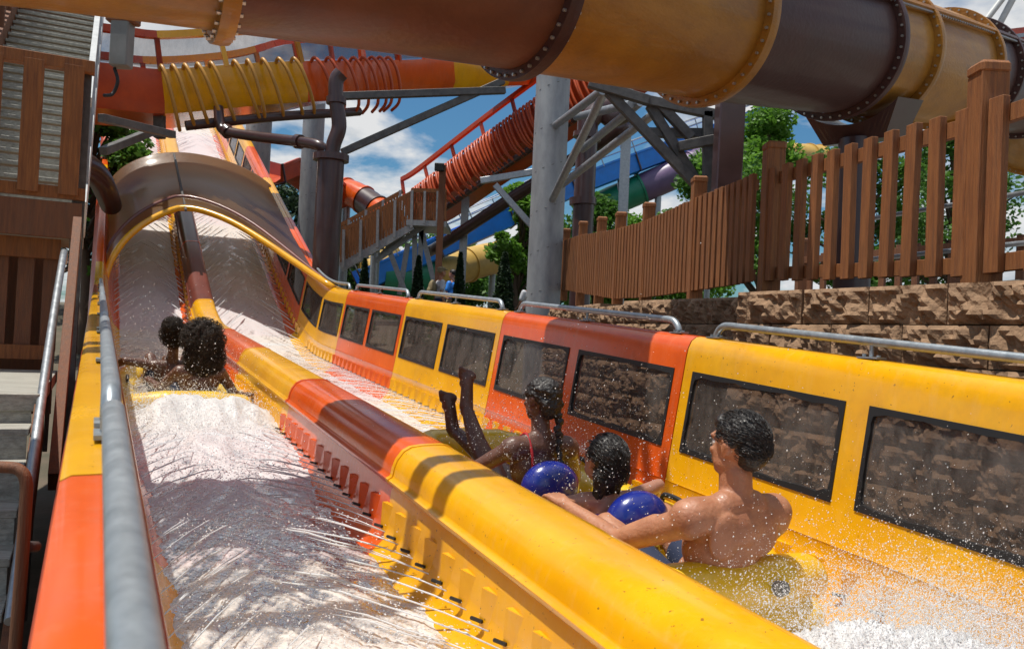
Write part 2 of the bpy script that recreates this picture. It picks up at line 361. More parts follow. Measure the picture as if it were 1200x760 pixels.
# floors: troughs with rounded foot
mb = MB(); mb.sweep(allS, [(.135,-.62),(.18,-1.0),(.225,-1.17),(.30,-1.26),(.42,-1.3),(1.02,-1.3),(1.16,-1.27),(1.235,-1.2),(1.25,-1.12)], SP, matfn=mi_main, flip=True)
mb.build('lane_floor', PAL, slide, smooth=True)
mb = MB(); mb.sweep(allS, [(1.60,-1.12),(1.615,-1.2),(1.68,-1.27),(1.80,-1.3),(2.52,-1.3),(2.68,-1.27),(2.77,-1.18),(2.80,-1.02)], SP, matfn=mi_main, flip=True)
mb.build('lane_floor', PAL, slide, smooth=True)
# divider: side walls and cap
for (prof) in ([(1.25,-1.12),(1.265,-.98),(1.275,-.945)], [(1.565,-.945),(1.58,-.98),(1.60,-1.12)]):
    mb = MB(); mb.sweep(allS, prof, SP, matfn=mi_main, flip=True); mb.build('divider_wall', PAL, slide, smooth=True)
cap_prof = [(1.275,-.945),(1.252,-.945),(1.243,-.935),(1.243,-.922),(1.262,-.912),(1.266,-.900),(1.270,-.875),(1.285,-.835),(1.315,-.795),(1.35,-.776),(1.40,-.768),(1.50,-.765),(1.535,-.772),(1.558,-.79),(1.572,-.83),(1.578,-.90),(1.597,-.915),(1.597,-.938),(1.565,-.945)]
js = [S0]+[JT+SEC*k for k in range(-2,10)]+[S1]
js = [j for j in js if S0 <= j <= S1]
for i in range(len(js)-1):
    a0, a1 = js[i]+.003, js[i+1]-.003
    col = PAL[mi_main((a0+a1)/2)]
    if 13 < (a0+a1)/2 < 17: col = M['red_brown']
    mb = MB(); mb.sweep(frange(a0,a1,.2), cap_prof, SP, closedprof=True)
    o = mb.build('divider_cap', col, slide, smooth=True, angle=50)
    mb = MB(); mb.sweep([a0-.02, a0+.012], [(a*1.0+(-.004 if a<1.4 else .004), b+.004) for a,b in cap_prof], SP, closedprof=True)
    mb.build('joint_strip', M['orange'] if mi_main(a0+.1)==0 else M['yellow'], o, smooth=True, angle=50)
# right wall
WIN_B, WIN_T = -.79, -.385
def wa(b): return 2.80+(b+1.02)*.16       # wall leans outward
low_prof = [(wa(-1.02),-1.02),(wa(-.975),-.975),(wa(-.965)-.004,-.968),(wa(-.955),-.955),(wa(WIN_B),WIN_B),(wa(WIN_B)+.035,WIN_B),(2.86,-1.02)]
top_prof = [(wa(WIN_T)+.035,WIN_T),(wa(WIN_T),WIN_T),(wa(-.30),-.30),(2.925,-.255),(2.945,-.215),(2.975,-.193),(3.0,-.187),(3.03,-.19),(3.03,-.200),(3.045,-.200),(3.045,-.187),(3.10,-.19),(3.115,-.20),(3.115,-.235),(3.10,-.235),(3.10,-.21),(2.99,-.215),(2.965,-.28)]
for i in range(len(js)-1):
    a0, a1 = js[i], js[i+1]; a0 += .004; a1 -= .004
    m = PAL[mi_main((a0+a1)/2)]
    sq = frange(a0,a1,.2)
    mb = MB(); mb.sweep(sq, low_prof, SP, closedprof=True); mb.sweep(sq, top_prof, SP, closedprof=True)
    posts = []
    k = js[i] if i else JT-SEC*2
    mid = (a0+a1)/2 if i else JT-SEC*2+SEC/2
    for (p0,p1) in ((a0,a0+.09),(mid-.075,mid+.075),(a1-.09,a1)):
        if p1 <= S0: continue
        mb.sweep([p0,p1], [(wa(WIN_B),WIN_B),(wa(WIN_T),WIN_T),(wa(WIN_T)+.035,WIN_T),(wa(WIN_B)+.035,WIN_B)], SP, closedprof=True)
    wall = mb.build('side_wall', m, slide, smooth=True, angle=35)
    if a1-a0 < 2: continue
    for (w0,w1) in ((a0+.09,mid-.075),(mid+.075,a1-.09)):
        rw = random.Random(int(w0*100))
        # gasket: outer rectangle, inner rounded and slightly wavy
        g = MB(); nseg = 12; c0s, c1s, cb, ct = w0-.012, w1+.012, WIN_B-.012, WIN_T+.012
        outer = []; inner = []
        for side in range(4):
            for k2 in range(nseg):
                t = k2/nseg
                if side==0: P=(c0s+(c1s-c0s)*t, cb); q=(0,1)
                elif side==1: P=(c1s, cb+(ct-cb)*t); q=(-1,0)
                elif side==2: P=(c1s-(c1s-c0s)*t, ct); q=(0,-1)
                else: P=(c0s, ct-(ct-cb)*t); q=(1,0)
                outer.append(P)
                wdt = .018+.010*rw.random()*(1.6 if side in (0,2) else .6)
                x = min(max(P[0],c0s+wdt),c1s-wdt); y = min(max(P[1],cb+wdt),ct-wdt)
                rr = .045; ix0,ix1,iy0,iy1 = c0s+wdt+rr,c1s-wdt-rr,cb+wdt+rr,ct-wdt-rr
                if (x<ix0 or x>ix1) and (y<iy0 or y>iy1):
                    cxx = ix0 if x<ix0 else ix1; cyy = iy0 if y<iy0 else iy1
                    d = V((x-cxx,y-cyy)); 
                    if d.length > rr: d = d*(rr/d.length)
                    x, y = cxx+d.x, cyy+d.y
                inner.append((x,y))
        nn = len(outer)
        for dz in (-.006, .016):
            for lst in (outer, inner):
                for (q,b) in lst: g.v.append(SP(q, wa(b)+dz, b))
        for k2 in range(nn):
            k3 = (k2+1)%nn
            g.f.append([k2,k3,nn+k3,nn+k2]); g.f.append([nn+k2,nn+k3,3*nn+k3,3*nn+k2]); g.f.append([2*nn+k2,3*nn+k2,3*nn+k3,2*nn+k3]); g.f.append([k2,2*nn+k2,2*nn+k3,k3])
            g.m += [0]*4
        wf = g.build('window', M['black'], slide)
        p = MB(); p.sweep(frange(w0,w1,.3), [(wa(WIN_B)+.008,WIN_B),(wa(WIN_T)+.008,WIN_T),(wa(WIN_T)+.014,WIN_T),(wa(WIN_B)+.014,WIN_B)], SP, closedprof=True)
        p.build('pane', M['glass'], wf)
# left wall
lw_prof = [(.135,-.62),(.105,-.50),(.080,-.40),(.070,-.345),(.062,-.325),(.05,-.320),(-.02,-.322),(-.035,-.33),(-.035,-.36),(-.02,-.365),(.045,-.36),(.06,-.40),(.070,-.50),(.09,-.62)]
jl = js
for i in range(len(jl)-1):
    a0, a1 = jl[i]+.004, jl[i+1]-.004
    mb = MB(); mb.sweep(frange(a0,a1,.1), lw_prof, SP, closedprof=True)
    mb.build('side_wall', PAL[mi_left((a0+a1)/2)], slide, smooth=True, angle=40)
mb = MB(); mb.sweep(allS, [(.09,-.42),(-.02,-.55),(-.09,-.8),(-.10,-1.1),(-.05,-1.4),(.1,-1.5),(1.4,-1.52),(2.95,-1.45),(3.0,-1.2),(2.87,-1.0)], SP, flip=True)
mb.build('hull', M['orange_deep'], slide, smooth=True)
# nozzles with wedge housings
def nozzle_geo(mb, s, side):
    # side -1: projects toward lower a from the divider ; +1: toward higher a
    base = {-1:1.262, 1:1.588, 2:2.80}[side]; d = -1 if side in (-1,2) else 1
    b0, b1 = -1.16, -1.035
    f = lambda q, o, b: SP(q, base+d*o, b)
    vs = [f(s,-.01,b0),f(s+.12,.032,b0),f(s+.12,-.02,b0), f(s,-.01,b1),f(s+.12,.028,b1+.005),f(s+.12,-.02,b1+.005)]
    mb.add(vs, [(0,1,4,3),(1,2,5,4),(0,3,5,2),(3,4,5),(0,2,1)])
    mb.tube([f(s+.10,.03,b0+.02), f(s+.145,.052,b0+.02)], .007, 6, mi=1)
cnt = 0; rest = MB(); restc = []
for s in frange(1.6, 12.6, .19):
    mb = MB(); nozzle_geo(mb, s, -1); mb.build('nozzle_housing', [PAL[mi_main(s)], M['black']], slide)
for s in frange(6.3, 12.3, .19):
    mb = MB(); nozzle_geo(mb, s, 2); mb.build('nozzle_housing', [PAL[mi_main(s)], M['black']], slide)
mb = MB()
for s in frange(13, 26, .19):
    for sd in (-1,1,2): nozzle_geo(mb, s, sd)
for s in frange(1.6,12.6,.19): nozzle_geo(mb, s, 1)
for s in frange(.5,6.2,.19): nozzle_geo(mb, s, 2)
o = mb.build('nozzle_housing', [M['yellow'], M['black']], slide); tag(o, kind='stuff')
# hand rails on the crests
def hand_rail(s0, s1, a, b, h, r):
    pts = [SP(s0,a,b+.012), SP(s0+.015,a,b+h*.55), SP(s0+.05,a,b+h*.9), SP(s0+.10,a,b+h)] + [SP(q,a,b+h) for q in frange(s0+.2,s1-.2,.3)] + [SP(s1-.10,a,b+h), SP(s1-.05,a,b+h*.9), SP(s1-.015,a,b+h*.55), SP(s1,a,b+.012)]
    mb = MB(); mb.tube(bez(pts,3), r, 14); o = mb.build('hand_rail', M['rail'], slide, smooth=True)
    for q in (s0, (s0+s1)/2, s1):
        br = MB()
        br.box(SP(q,a,b+.006), H*.055, R*.028, UP*.004)
        if q == (s0+s1)/2: br.tube([SP(q,a,b), SP(q,a,b+h)], r*.5, 8)
        for e in (-.038,.038): br.tube([SP(q+e,a,b+.008), SP(q+e,a,b+.02)], .009, 6)
        br.build('bracket', M['rail'], o)
for k in range(-1, 4):
    s0 = JT+SEC*k+.2; hand_rail(s0, s0+2.05, 3.01, -.187, .075, .0195)
for (s0,s1) in ((-.9,1.68),(1.80,4.0),(4.2,6.3),(6.5,8.5),(8.8,10.8)): hand_rail(s0, s1, .035, -.320, .062, .0185)
# tunnel over both lanes
def roof_pt(s, th, dr=0):     # th 0..pi from right crest to left crest
    th = .62+(math.pi-.62)*(th/math.pi)
    c_=math.cos(th); a = 1.52+((1.78 if c_>0 else 1.42)+dr)*c_; b = -.76+(.96+dr)*math.sin(th)
    return SP(s, a, b)
mb = MB(); nth = 36
def front_s(th):
    t=th/math.pi
    return 11.9+2.6*math.sin(min(1,t*2)*math.pi/2) - (1.0*max(0,t-.5)*2)
rows = []
for i in range(nth+1):
    th = math.pi*i/nth; fs = front_s(th)
    for (t,dr) in ((0,0),(.03,.03),(.08,.05),(.16,.05),(.165,.0),(.5,0),(.98,0),(.985,.06),(1,.06)):
        mb.v.append(roof_pt(fs+(17.5-fs)*t, th, dr))
m_ = 9
for i in range(nth):
    for j in range(m_-1): mb.f.append([i*m_+j, i*m_+j+1, (i+1)*m_+j+1, (i+1)*m_+j]); mb.m.append(0)
roof = mb.build('tunnel_roof', M['roof_tan'], slide, smooth=True, angle=60)
mb = MB(); mb.tube([roof_pt(front_s(math.pi*i/nth)-.02, math.pi*i/nth, .012) for i in range(nth+1)], .05, 10); mb.build('rim', M['yellow'], roof, smooth=True)
mb = MB(); mb.tube([roof_pt(front_s(math.pi*i/nth)+.42, math.pi*i/nth, .05) for i in range(nth+1)], .035, 8); mb.build('flange', M['red_brown'], roof, smooth=True)
mb = MB(); mb.tube([roof_pt(q, 1.47, .03) for q in frange(14.3,17.5,.3)], .022, 6); mb.build('seam', M['darksteel'], roof)
# support legs under the slide
for s in (2, 7, 12, 17, 22, 26):
    for a in (.2, 2.8):
        t = SP(s, a, -1.5); g = gz(t.x,t.y)
        mb = MB(); mb.tube([V((t.x,t.y,g-.1)), t], .09, 10); mb.build('support_leg', M['galv'], slide, smooth=True)
# ------------------------------------------------------------------ water
def lift(s,a):
    if a > 1.4: return (.27*g_(s,1.75,.48)*(.55+.45*g_(a,2.15,.5)) + .20*g_(s,1.0,.6) + .08*g_(s,0,.8)) if s < 2.25 else .16*math.exp(-(s-2.25)*12)
    return (.22*g_(s,6.65,.42)+.10*g_(s,5.9,.6)) if s < 6.95 else .2*g_(6.95,6.65,.42)*math.exp(-(s-6.95)*12)
def g_(x, c, w_): return math.exp(-((x-c)/w_)**2)
def water_sheet(a0, a1, s0, s1, ds, da, foamf, seed, floor=-1.3):
    verts = []; foam = []
    nsl = int((s1-s0)/ds)+1; na = int((a1-a0)/da)+1
    for i in range(nsl):
        s = s0+i*ds
        for j in range(na):
            a = a0+j*da; t = j/(na-1); e = abs(2*t-1)
            f, amp = foamf(s, a)
            b = floor+.035+.10*max(0,(e-.86))**1.5*6
            n1 = noise.fractal(V((a*9+seed, s*6, seed)), 1.0, 2.1, 5)
            n2 = noise.noise(V((a*3.2, s*2.0, seed*2)))
            n3 = abs(noise.noise(V((a*38, s*22, seed))))
            cen = (a-(a0+a1)/2); chev = math.sin((s*.9-abs(cen)*1.0)*26*1.0 + n2*3)
            b += lift(s,a)*(1+.30*n2+.16*n1)*(1-e**6*.55)
            dl=(s*.46+cen*.89); dr_=(s*.46-cen*.89); q1=s*.89-cen*.46; q2=s*.89+cen*.46
            st1=noise.fractal(V((dr_*34,q1*2.6,seed)),.8,2.1,3); st2=noise.fractal(V((dl*34,q2*2.6,seed+9)),.8,2.1,3)
            m_=1/(1+math.exp(-cen*9)); stk=st2*(1-m_)+st1*m_ if False else st1*(1-m_)+st2*m_
            if a > 1.4 and s < 2.6: b += .030*g_(s,1.7,.7)*(noise.fractal(V((a*26,s*26,2)),.6,2.2,4)+1.2*max(0,noise.noise(V((a*50,s*50,4)))))
            b += amp*(.009*n1+.012*n2+.006*n3) + .0055*stk
            verts.append(SP(s,a,b)); foam.append(min(1.3,max(0,f+.30*n1+.70*stk+.22*n2)))
    faces = []
    for i in range(nsl-1):
        for j in range(na-1): k = i*na+j; faces.append([k,k+na,k+na+1,k+1])
    return verts, faces, foam
def g_(x, c, w_): return math.exp(-((x-c)/w_)**2)
def foam_left(s, a):
    f = .60; amp = .7
    f += .55*g_(s,6.9,1.1) + .45*g_(s,5.0,1.0)*(.5+.5*g_(a,.5,.35)) + .55*g_(s,2.2,.9)*g_(a,.72,.5) + .3*g_(s,.8,.8)
    f -= .50*g_(s,4.0,.85)
    amp += 1.2*g_(s,6.9,.9) + 1.0*g_(s,5,1) + 1.8*g_(s,2.0,1.0) + 1.2*g_(s,.6,.8)
    if s > 8.6: amp *= .7
    if s > 12.5: f += .42
    if s > 18: f += .35
    return f, amp
def foam_right(s, a):
    f = .60; amp = .7
    f += .95*g_(s,1.5,.75) + .35*g_(s,.2,1.0) + .40*g_(s,7.5,2.2) + .15*g_(s,3.5,2)
    amp += 1.2*g_(s,1.65,.55) + .9*g_(s,.4,.8)+ .6*g_(s,7,2)
    if s > 12.5: f += .34
    if s > 18: f += .35
    return f, amp
def sheet_obj(specs, name, label=None):
    vs=[]; fs=[]; fo=[]
    for sp in specs:
        v,f,o = water_sheet(*sp); k=len(vs); vs+=v; fo+=o; fs+=[[q+k for q in x] for x in f]
    me = bpy.data.meshes.new(name); me.from_pydata([tuple(v) for v in vs], [], fs)
    me.materials.append(M['water']); me.polygons.foreach_set('use_smooth',[True]*len(me.polygons))
    at_ = me.attributes.new('foam','FLOAT','POINT'); at_.data.foreach_set('value', fo); me.update()
    o = bpy.data.objects.new(name, me); COL.objects.link(o); tag(o, kind='structure'); return o
sheet_obj([(.205,1.245,-.8,6,.013,.011,foam_left,1.3),(.205,1.245,5.97,13,.025,.02,foam_left,1.3),(.205,1.245,12.9,26.9,.06,.035,foam_left,1.3)], 'water')
sheet_obj([(1.605,2.785,-.8,2.6,.0095,.0095,foam_right,5.1),(1.605,2.785,2.58,5.5,.014,.012,foam_right,5.1),(1.605,2.785,5.47,13,.025,.02,foam_right,5.1),(1.605,2.785,12.9,26.9,.06,.035,foam_right,5.1)], 'water')
# jets from the nozzles
mb = MB(); rj = random.Random(3)
jd=[]
def jet(s, side, ln, r=.0026):
    base = {-1:1.215, 1:1.635, 2:2.755, -2:.235}[side]; d = -1 if side in (-1,2) else 1
    pts = []; rs = []
    la = ln*.52; j1 = rj.uniform(-.03,.03)
    for k in range(7):
        t = k/6
        pts.append(SP(s+.14+ln*t, base+d*la*t+ j1*t*t, -1.135+.03*t*(1-t)*2-.085*t*t*(1 if r<.004 else .3)+rj.uniform(-.004,.004)*t*3))
        rs.append(r*(1+.8*t*rj.uniform(.5,1.3)))
    for st in range(2 if r < .004 else 1):
        o_=V((rj.gauss(0,.006),rj.gauss(0,.006),rj.gauss(0,.005)))
        e=rj.randint(3,6); mb.tube([p+o_*(i_/3) for i_,p in enumerate(pts[:e+1])], [q*rj.uniform(.5,1.3) for q in rs[:e]]+[r*.2], 4)
    if r < .004:
        for _ in range(46):
            t=rj.random()**.7*6; i_=min(5,int(t)); p=pts[i_].lerp(pts[i_+1],t-i_); sp_=.005+.010*t/6*2
            jd.append((p+V((rj.gauss(0,sp_),rj.gauss(0,sp_),abs(rj.gauss(0,sp_)))), (pts[i_+1]-pts[i_]).normalized(), rj.uniform(.0012,.0032)))
for s in frange(1.1, 12.6, .19):
    for side in (-1, -2): jet(s, side, rj.uniform(.8,1.05))
    if s > 4.8 or s < .9:
        for side in (1, 2): jet(s, side, rj.uniform(.7,1.0))
for s in frange(12.9, 26, .19):
    for side in (-1,-2,1,2):
        if rj.random()<.85: jet(s+rj.uniform(-.04,.04), side, rj.uniform(.6,1.2), rj.uniform(.0045,.009))
tag(mb.build('water_jets', M['jet'], smooth=True), 'fine white water jets shooting up both lanes from the nozzles', 'water jets', kind='stuff')
VV=[];FF=[]
for (p,d,r) in jd:
    k=len(VV); x=d.cross(UP).normalized(); y=x.cross(d)
    VV += [p-d*r*rj.uniform(2,6), p+x*r, p+y*r, p-x*r, p-y*r, p+d*r*rj.uniform(2,6)]
    FF += [[k,k+1,k+2],[k,k+2,k+3],[k,k+3,k+4],[k,k+4,k+1],[k+5,k+2,k+1],[k+5,k+3,k+2],[k+5,k+4,k+3],[k+5,k+1,k+4]]
me = bpy.data.meshes.new('water_jets'); me.from_pydata([tuple(v) for v in VV], [], FF); me.materials.append(M['spray']); me.polygons.foreach_set('use_smooth',[True]*len(me.polygons)); me.update()
o = bpy.data.objects.new('water_jets', me); COL.objects.link(o); tag(o, 'loose streaks of droplets torn off the water jets along the lanes', 'water jets', kind='stuff')
# spray droplets
rs_ = random.Random(11)
def oct_drop(V_, F_, p, r, st):
    k = len(V_); d = st
    V_ += [p+V((r,0,0)), p-V((r,0,0)), p+V((0,r,0)), p-V((0,r,0)), p+UP*r+d, p-UP*r-d]
    F_ += [[k,k+2,k+4],[k+2,k+1,k+4],[k+1,k+3,k+4],[k+3,k,k+4],[k+2,k,k+5],[k+1,k+2,k+5],[k+3,k+1,k+5],[k,k+3,k+5]]
def spray(name, label, lst):
    VV=[]; FF=[]
    for (n_, sc, ac, bc, ws, wa_, wb, rmax) in lst:
        if sc < 2.2 and ac > 2 or 5.5 < sc < 7.2 and ac < 1: n_ = int(n_*2.6); rmax *= .75; bc += .06
        for _ in range(n_):
            s = rs_.gauss(sc, ws); a = rs_.gauss(ac, wa_); b = bc+abs(rs_.gauss(0, wb))
            if a < .19 and sc > 0 and ac < 1.2: a = .2+rs_.random()*.2
            if a > 2.86: a = 2.84-rs_.random()*.1
            if ac < 1.25 and a > 1.2 and b < -.75: continue
            if ac > 1.6 and a < 1.62 and b < -.72: continue
            r = rmax*(.20+.9*rs_.random()**4)
            oct_drop(VV, FF, SP(s,a,b), r, (H*rs_.uniform(-1,.2)+UP*rs_.uniform(-.4,.6))*r*.8)
    me = bpy.data.meshes.new(name); me.from_pydata([tuple(v) for v in VV], [], FF); me.materials.append(M['spray'])
    me.polygons.foreach_set('use_smooth',[True]*len(me.polygons)); me.update()
    o = bpy.data.objects.new(name, me); COL.objects.link(o); tag(o, label, 'water spray', kind='stuff')
spray('water_spray', 'white spray and droplets flying behind the raft in the left lane', [
    (14000, 6.75, .66, -1.20, .45, .33, .10, .006), (3500, 5.6, .7, -1.25, .9, .32, .08, .006), (5000, 2.1, .7, -1.24, .6, .28, .07, .0045),
    (2600, 7.4, .68, -1.1, .35, .38, .28, .005), (1600, 7.9, .7, -.9, .5, .40, .3, .0045), (3000, 1.2, .65, -1.24, .6, .3, .06, .004),(1500, 3.5, .6, -1.2, 1.2, .3, .12, .004),
    (1400, 10.5, .7, -1.1, 1.0, .35, .25, .006)])
spray('water_spray', 'white spray and droplets bursting behind the raft in the right lane', [
    (32000, 1.72, 2.3, -1.05, .22, .30, .10, .0038), (12000, 1.3, 2.3, -1.10, .5, .3, .09, .0036), (1700, 1.9, 2.3, -1.1, .3, .36, .22, .0038),
    (1800, 2.9, 2.2, -.85, .8, .40, .25, .0028), (1500, 3.9, 2.15, -.85, .6, .38, .26, .0035), (1800, 4.6, 2.4, -1.15, .8, .3, .2, .004), (2500, 6.3, 2.2, -1.24, 1.5, .36, .07, .005), (900, 3.4, 1.75, -.8, .4, .12, .10, .003),(1500, 5.2, 2.6, -1.1, .5, .15, .18, .0045)])

# ------------------------------------------------------------------ big brown tube slide overhead
tube_px = [(-5.2,4.9,2.62),(-3.6,5.35,2.78),(-2.05,6.0,2.88),(-.1,7.15,3.08),(2.0,8.75,3.36),(4.0,10.5,3.77),(6.0,12.4,4.24),(8.05,14.6,4.80),(10.2,17,5.25),(12,20,5.3)]
cl = bez([V(p)*.76 for p in tube_px], 10)
TR = .59
big = thing('tube_slide', 'huge closed tube slide in ochre and dark brown sections crossing the whole top', 'tube slide', V((2,8.9,gz(2,8.9))))
def tube_frame(pts, i):
    d = (pts[min(i+1,len(pts)-1)]-pts[max(i-1,0)]).normalized(); x = d.cross(UP).normalized(); return d, x, x.cross(d)
seg_breaks = [0, 19.3, 30.2, 39, 48.8, 52.6, 60.8, 64.5, 76, 90]
segmats = ['tube_tan','tube_mid','tube_tan','tube_brown','tube_tan','tube_tan','tube_brown','tube_brown','tube_tan']
def clp(u):
    i = min(int(u), len(cl)-2); t = u-i; return cl[i].lerp(cl[i+1], t)
for k in range(len(seg_breaks)-1):
    u0, u1 = seg_breaks[k], min(seg_breaks[k+1], len(cl)-1)
    if u0 >= len(cl)-1: break
    pts = [clp(u0+(u1-u0)*i/14) for i in range(15)]
    mb = MB(); mb.tube(pts, TR, 64, caps=False)
    o = mb.build('tube_section', M[segmats[k]], big, smooth=True)
    # flange at the far end, with bolts
    d = (clp(u1)-clp(u1-.5)).normalized(); c = clp(u1); x = d.cross(UP).normalized(); y = x.cross(d)
    fl = MB(); n_=72
    fl_=0
    for (off, rr) in ((-.045,TR+.001),(-.045,TR+.07),(-.004,TR+.075),(.004,TR+.075),(.045,TR+.07),(.045,TR+.001)):
        for j in range(n_):
            t=2*math.pi*j/n_; fl.v.append(c+d*off+(x*math.cos(t)+y*math.sin(t))*rr)
    for q in range(5):
        for j in range(n_): fl.f.append([q*n_+j,(q+1)*n_+j,(q+1)*n_+(j+1)%n_,q*n_+(j+1)%n_]); fl.m.append(0)
    for j in range(44):
        t=2*math.pi*(j+.5)/44; v=(x*math.cos(t)+y*math.sin(t))
        fl.tube([c-d*.065+v*(TR+.042), c-d*.046+v*(TR+.042)], .011, 6, mi=1); fl.tube([c+d*.046+v*(TR+.042), c+d*.065+v*(TR+.042)], .011, 6, mi=1)
    fo = fl.build('flange', [M[segmats[k] if segmats[k] != 'tube_mid' else 'tube_brown'], M['bolt']], o, smooth=True, angle=40)
    # lengthwise seam
    pr = MB(); pts2 = []
    for i in range(15):
        u = u0+(u1-u0)*i/14; dd = (clp(min(u+.3,len(cl)-1.001))-clp(max(u-.3,0))).normalized(); xx = dd.cross(UP).normalized(); yy = xx.cross(dd)
        ang = math.radians(28); v = (xx*math.cos(ang)+yy*math.sin(ang)); pts2.append((clp(u), v, dd))
    for (p,v,dd) in pts2:
        t_ = dd.cross(v)
        for q in (v*TR+t_*.02, v*(TR+.07)+t_*.02, v*(TR+.07)-t_*.02, v*TR-t_*.02): pr.v.append(p+q)
    for i in range(14):
        for j in range(4): pr.f.append([i*4+j,(i+1)*4+j,(i+1)*4+(j+1)%4,i*4+(j+1)%4]); pr.m.append(0)
    for i in range(14):
        for fr_ in (.25,.75):
            p = pts2[i][0].lerp(pts2[i+1][0], fr_); v = pts2[i][1]; t_=pts2[i][2].cross(v)
            pr.tube([p+v*(TR+.04)+t_*.02, p+v*(TR+.04)+t_*.04], .012, 6, mi=1); pr.tube([p+v*(TR+.04)-t_*.02, p+v*(TR+.04)-t_*.04], .012, 6, mi=1)
    pr.build('seam_flange', [M[segmats[k]], M['bolt']], o)
# saddle and post under the tube at the right
def beam_thing(name, label, cat, segs, m, group=None, kind='beam'):
    segs=[(V(g[0])+V((0,.045*(q%5),0)),V(g[1])+V((0,.045*(q%5),0)))+tuple(g[2:]) for q,g in enumerate(segs)]
    base = V(segs[0][0]); t = thing(name, label, cat, base, group)
    for sg in segs:
        mb = MB(); p,q,w_ = sg[:3]
        if len(sg) > 3 and sg[3] == 'r': mb.tube([p,q], w_/2, 14); mb.build('strut' if kind=='beam' else kind, m, t, smooth=True, angle=50)
        else: mb.beam(p,q,w_, w_*(sg[3] if len(sg)>3 else 1), bev=.1); mb.build(kind, m, t)
    return t
c = clp(51.2); mb = MB()
sad = thing('support_post', 'dark steel saddle and post carrying the brown tube behind the right fence', 'support', V((c.x,c.y,.4)))
mb.tube([V((c.x,c.y,.3)), V((c.x,c.y,c.z-TR-.25))], .17, 14); mb.build('post', M['pipe'], sad, smooth=True, angle=50)
mb = MB(); d,x,y = tube_frame(cl,51)
for i in range(15):
    t = math.radians(228+84*i/14); v = x*math.cos(t)+y*math.sin(t)
    for q in (-.28,.28):
        mb.v.append(c+v*(TR+.10)+d*q)
    lower = c - y*(TR+.26) + x*math.cos(t)*.45
    for q in (-.22,.22): mb.v.append(lower+d*q)
for i in range(14):
    k=i*4
    for (a_,b_) in ((0,1),(1,3),(3,2),(2,0)): mb.f.append([k+a_,k+b_,k+4+b_,k+4+a_]); mb.m.append(0)
mb.f.append([0,1,3,2]); mb.m.append(0); mb.f.append([56,58,59,57]); mb.m.append(0)
mb.build('saddle', M['pipe'], sad)
# ------------------------------------------------------------------ generic flume with windows and feeding hoses
def flume(root, ctr, W_, Hh, cols, segn, hose=None, win=True, posts=None, hose_side=-1, hose_mat=None, manifold=None):
    # ctr: dense centre line; builds U trough sections (floor, walls, crest flange)
    n_ = len(ctr)
    fr = []
    for i in range(n_):
        d,x,y = tube_frame(ctr,i); fr.append((ctr[i],d,x,y))
    P = lambda i,a,b: fr[i][0]+fr[i][2]*a+fr[i][3]*b
    k = 0; si = 0
    while k < n_-1:
        e = min(k+segn, n_-1)
        mb = MB(); h = W_/2
        zone = [(-h-.10,Hh+.02),(-h,Hh+.02),(-h+.05,Hh*.75),(-h+.05,Hh*.15),(-h+.15,0),(h-.15,0),(h-.05,Hh*.15),(h-.05,Hh*.75),(h,Hh+.02),(h+.10,Hh+.02),(h+.10,Hh-.03),(h+.03,Hh-.03),(h,Hh*.7),(h,Hh*.1),(h-.12,-.06),(-h+.12,-.06),(-h,Hh*.1),(-h,Hh*.7),(-h-.03,Hh-.03),(-h-.10,Hh-.03)]
        if win:   # leave the walls above .52 open; posts and top strip
            zone = [(-h-.03,Hh*.52),(-h+.05,Hh*.52),(-h+.05,Hh*.15),(-h+.15,0),(h-.15,0),(h-.05,Hh*.15),(h-.05,Hh*.52),(h+.03,Hh*.52),(h+.0,Hh*.1),(h-.12,-.06),(-h+.12,-.06),(-h,Hh*.1)]
        for i in range(k,e+1):
            for (a,b) in zone: mb.v.append(P(i,a,b))
        z = len(zone)
        for i in range(e-k):
            for j in range(z): mb.f.append([i*z+j,(i+1)*z+j,(i+1)*z+(j+1)%z,i*z+(j+1)%z]); mb.m.append(0)
        mb.f.append(list(range(z))); mb.m.append(0); mb.f.append([(e-k)*z+j for j in range(z)][::-1]); mb.m.append(0)
        if win:
            for sd in (-1,1):
                for i in range(k,e):
                    mb.beam(P(i,sd*(h+.02),Hh*.97), P(i+1,sd*(h+.02),Hh*.97), .12, .12)
                for i in (k, (k+e)//2, e):
                    mb.beam(P(i,sd*(h+.0),Hh*.5), P(i,sd*(h+.02),Hh*.97), .08, .08, up=fr[i][1])
        o = mb.build('trough_section', cols[si % len(cols)], root, smooth=True, angle=35)
        if win == 'glass':
            for sd in (-1,1):
                g = MB(); q = (k+e)//2
                for (i0,i1) in ((k,q),(q,e)):
                    g.add([P(i0,sd*h,Hh*.54),P(i1,sd*h,Hh*.54),P(i1,sd*(h+.01),Hh*.93),P(i0,sd*(h+.01),Hh*.93)], [(0,1,2,3)])
                g.build('window', M['glass'], o)
        k = e; si += 1
    return P, fr
def hoses(root, P, idx, h, Hh, side, m, drop=.35, r=.03, cap=100, rr=random.Random(5)):
    c_ = 0; stuff = MB()
    for i in idx:
        i0 = int(i); j = min(i0+1, 10**6)
        a0 = side*(h+.02)
        q = lambda a,b: P(i0,a,b).lerp(P(i0+1,a,b), i-i0)
        pts = [q(side*h,Hh*.50), q(side*(h+.12),Hh*.55), q(side*(h+.24),Hh*.40), q(side*(h+.27),Hh*.12), q(side*(h+.18),-drop*.55), q(side*(h-.05),-drop)]
        sh = (P(i0+1,0,0)-P(i0,0,0)).normalized()*rr.uniform(.10,.30)
        pts = [p+sh*(t/5)**1.5 for t,p in enumerate(pts)]
        mb = MB(); mb.tube(bez(pts,4), r, 7)
        if c_ < cap: mb.build('hose', m, root, smooth=True)
        c_ += 1
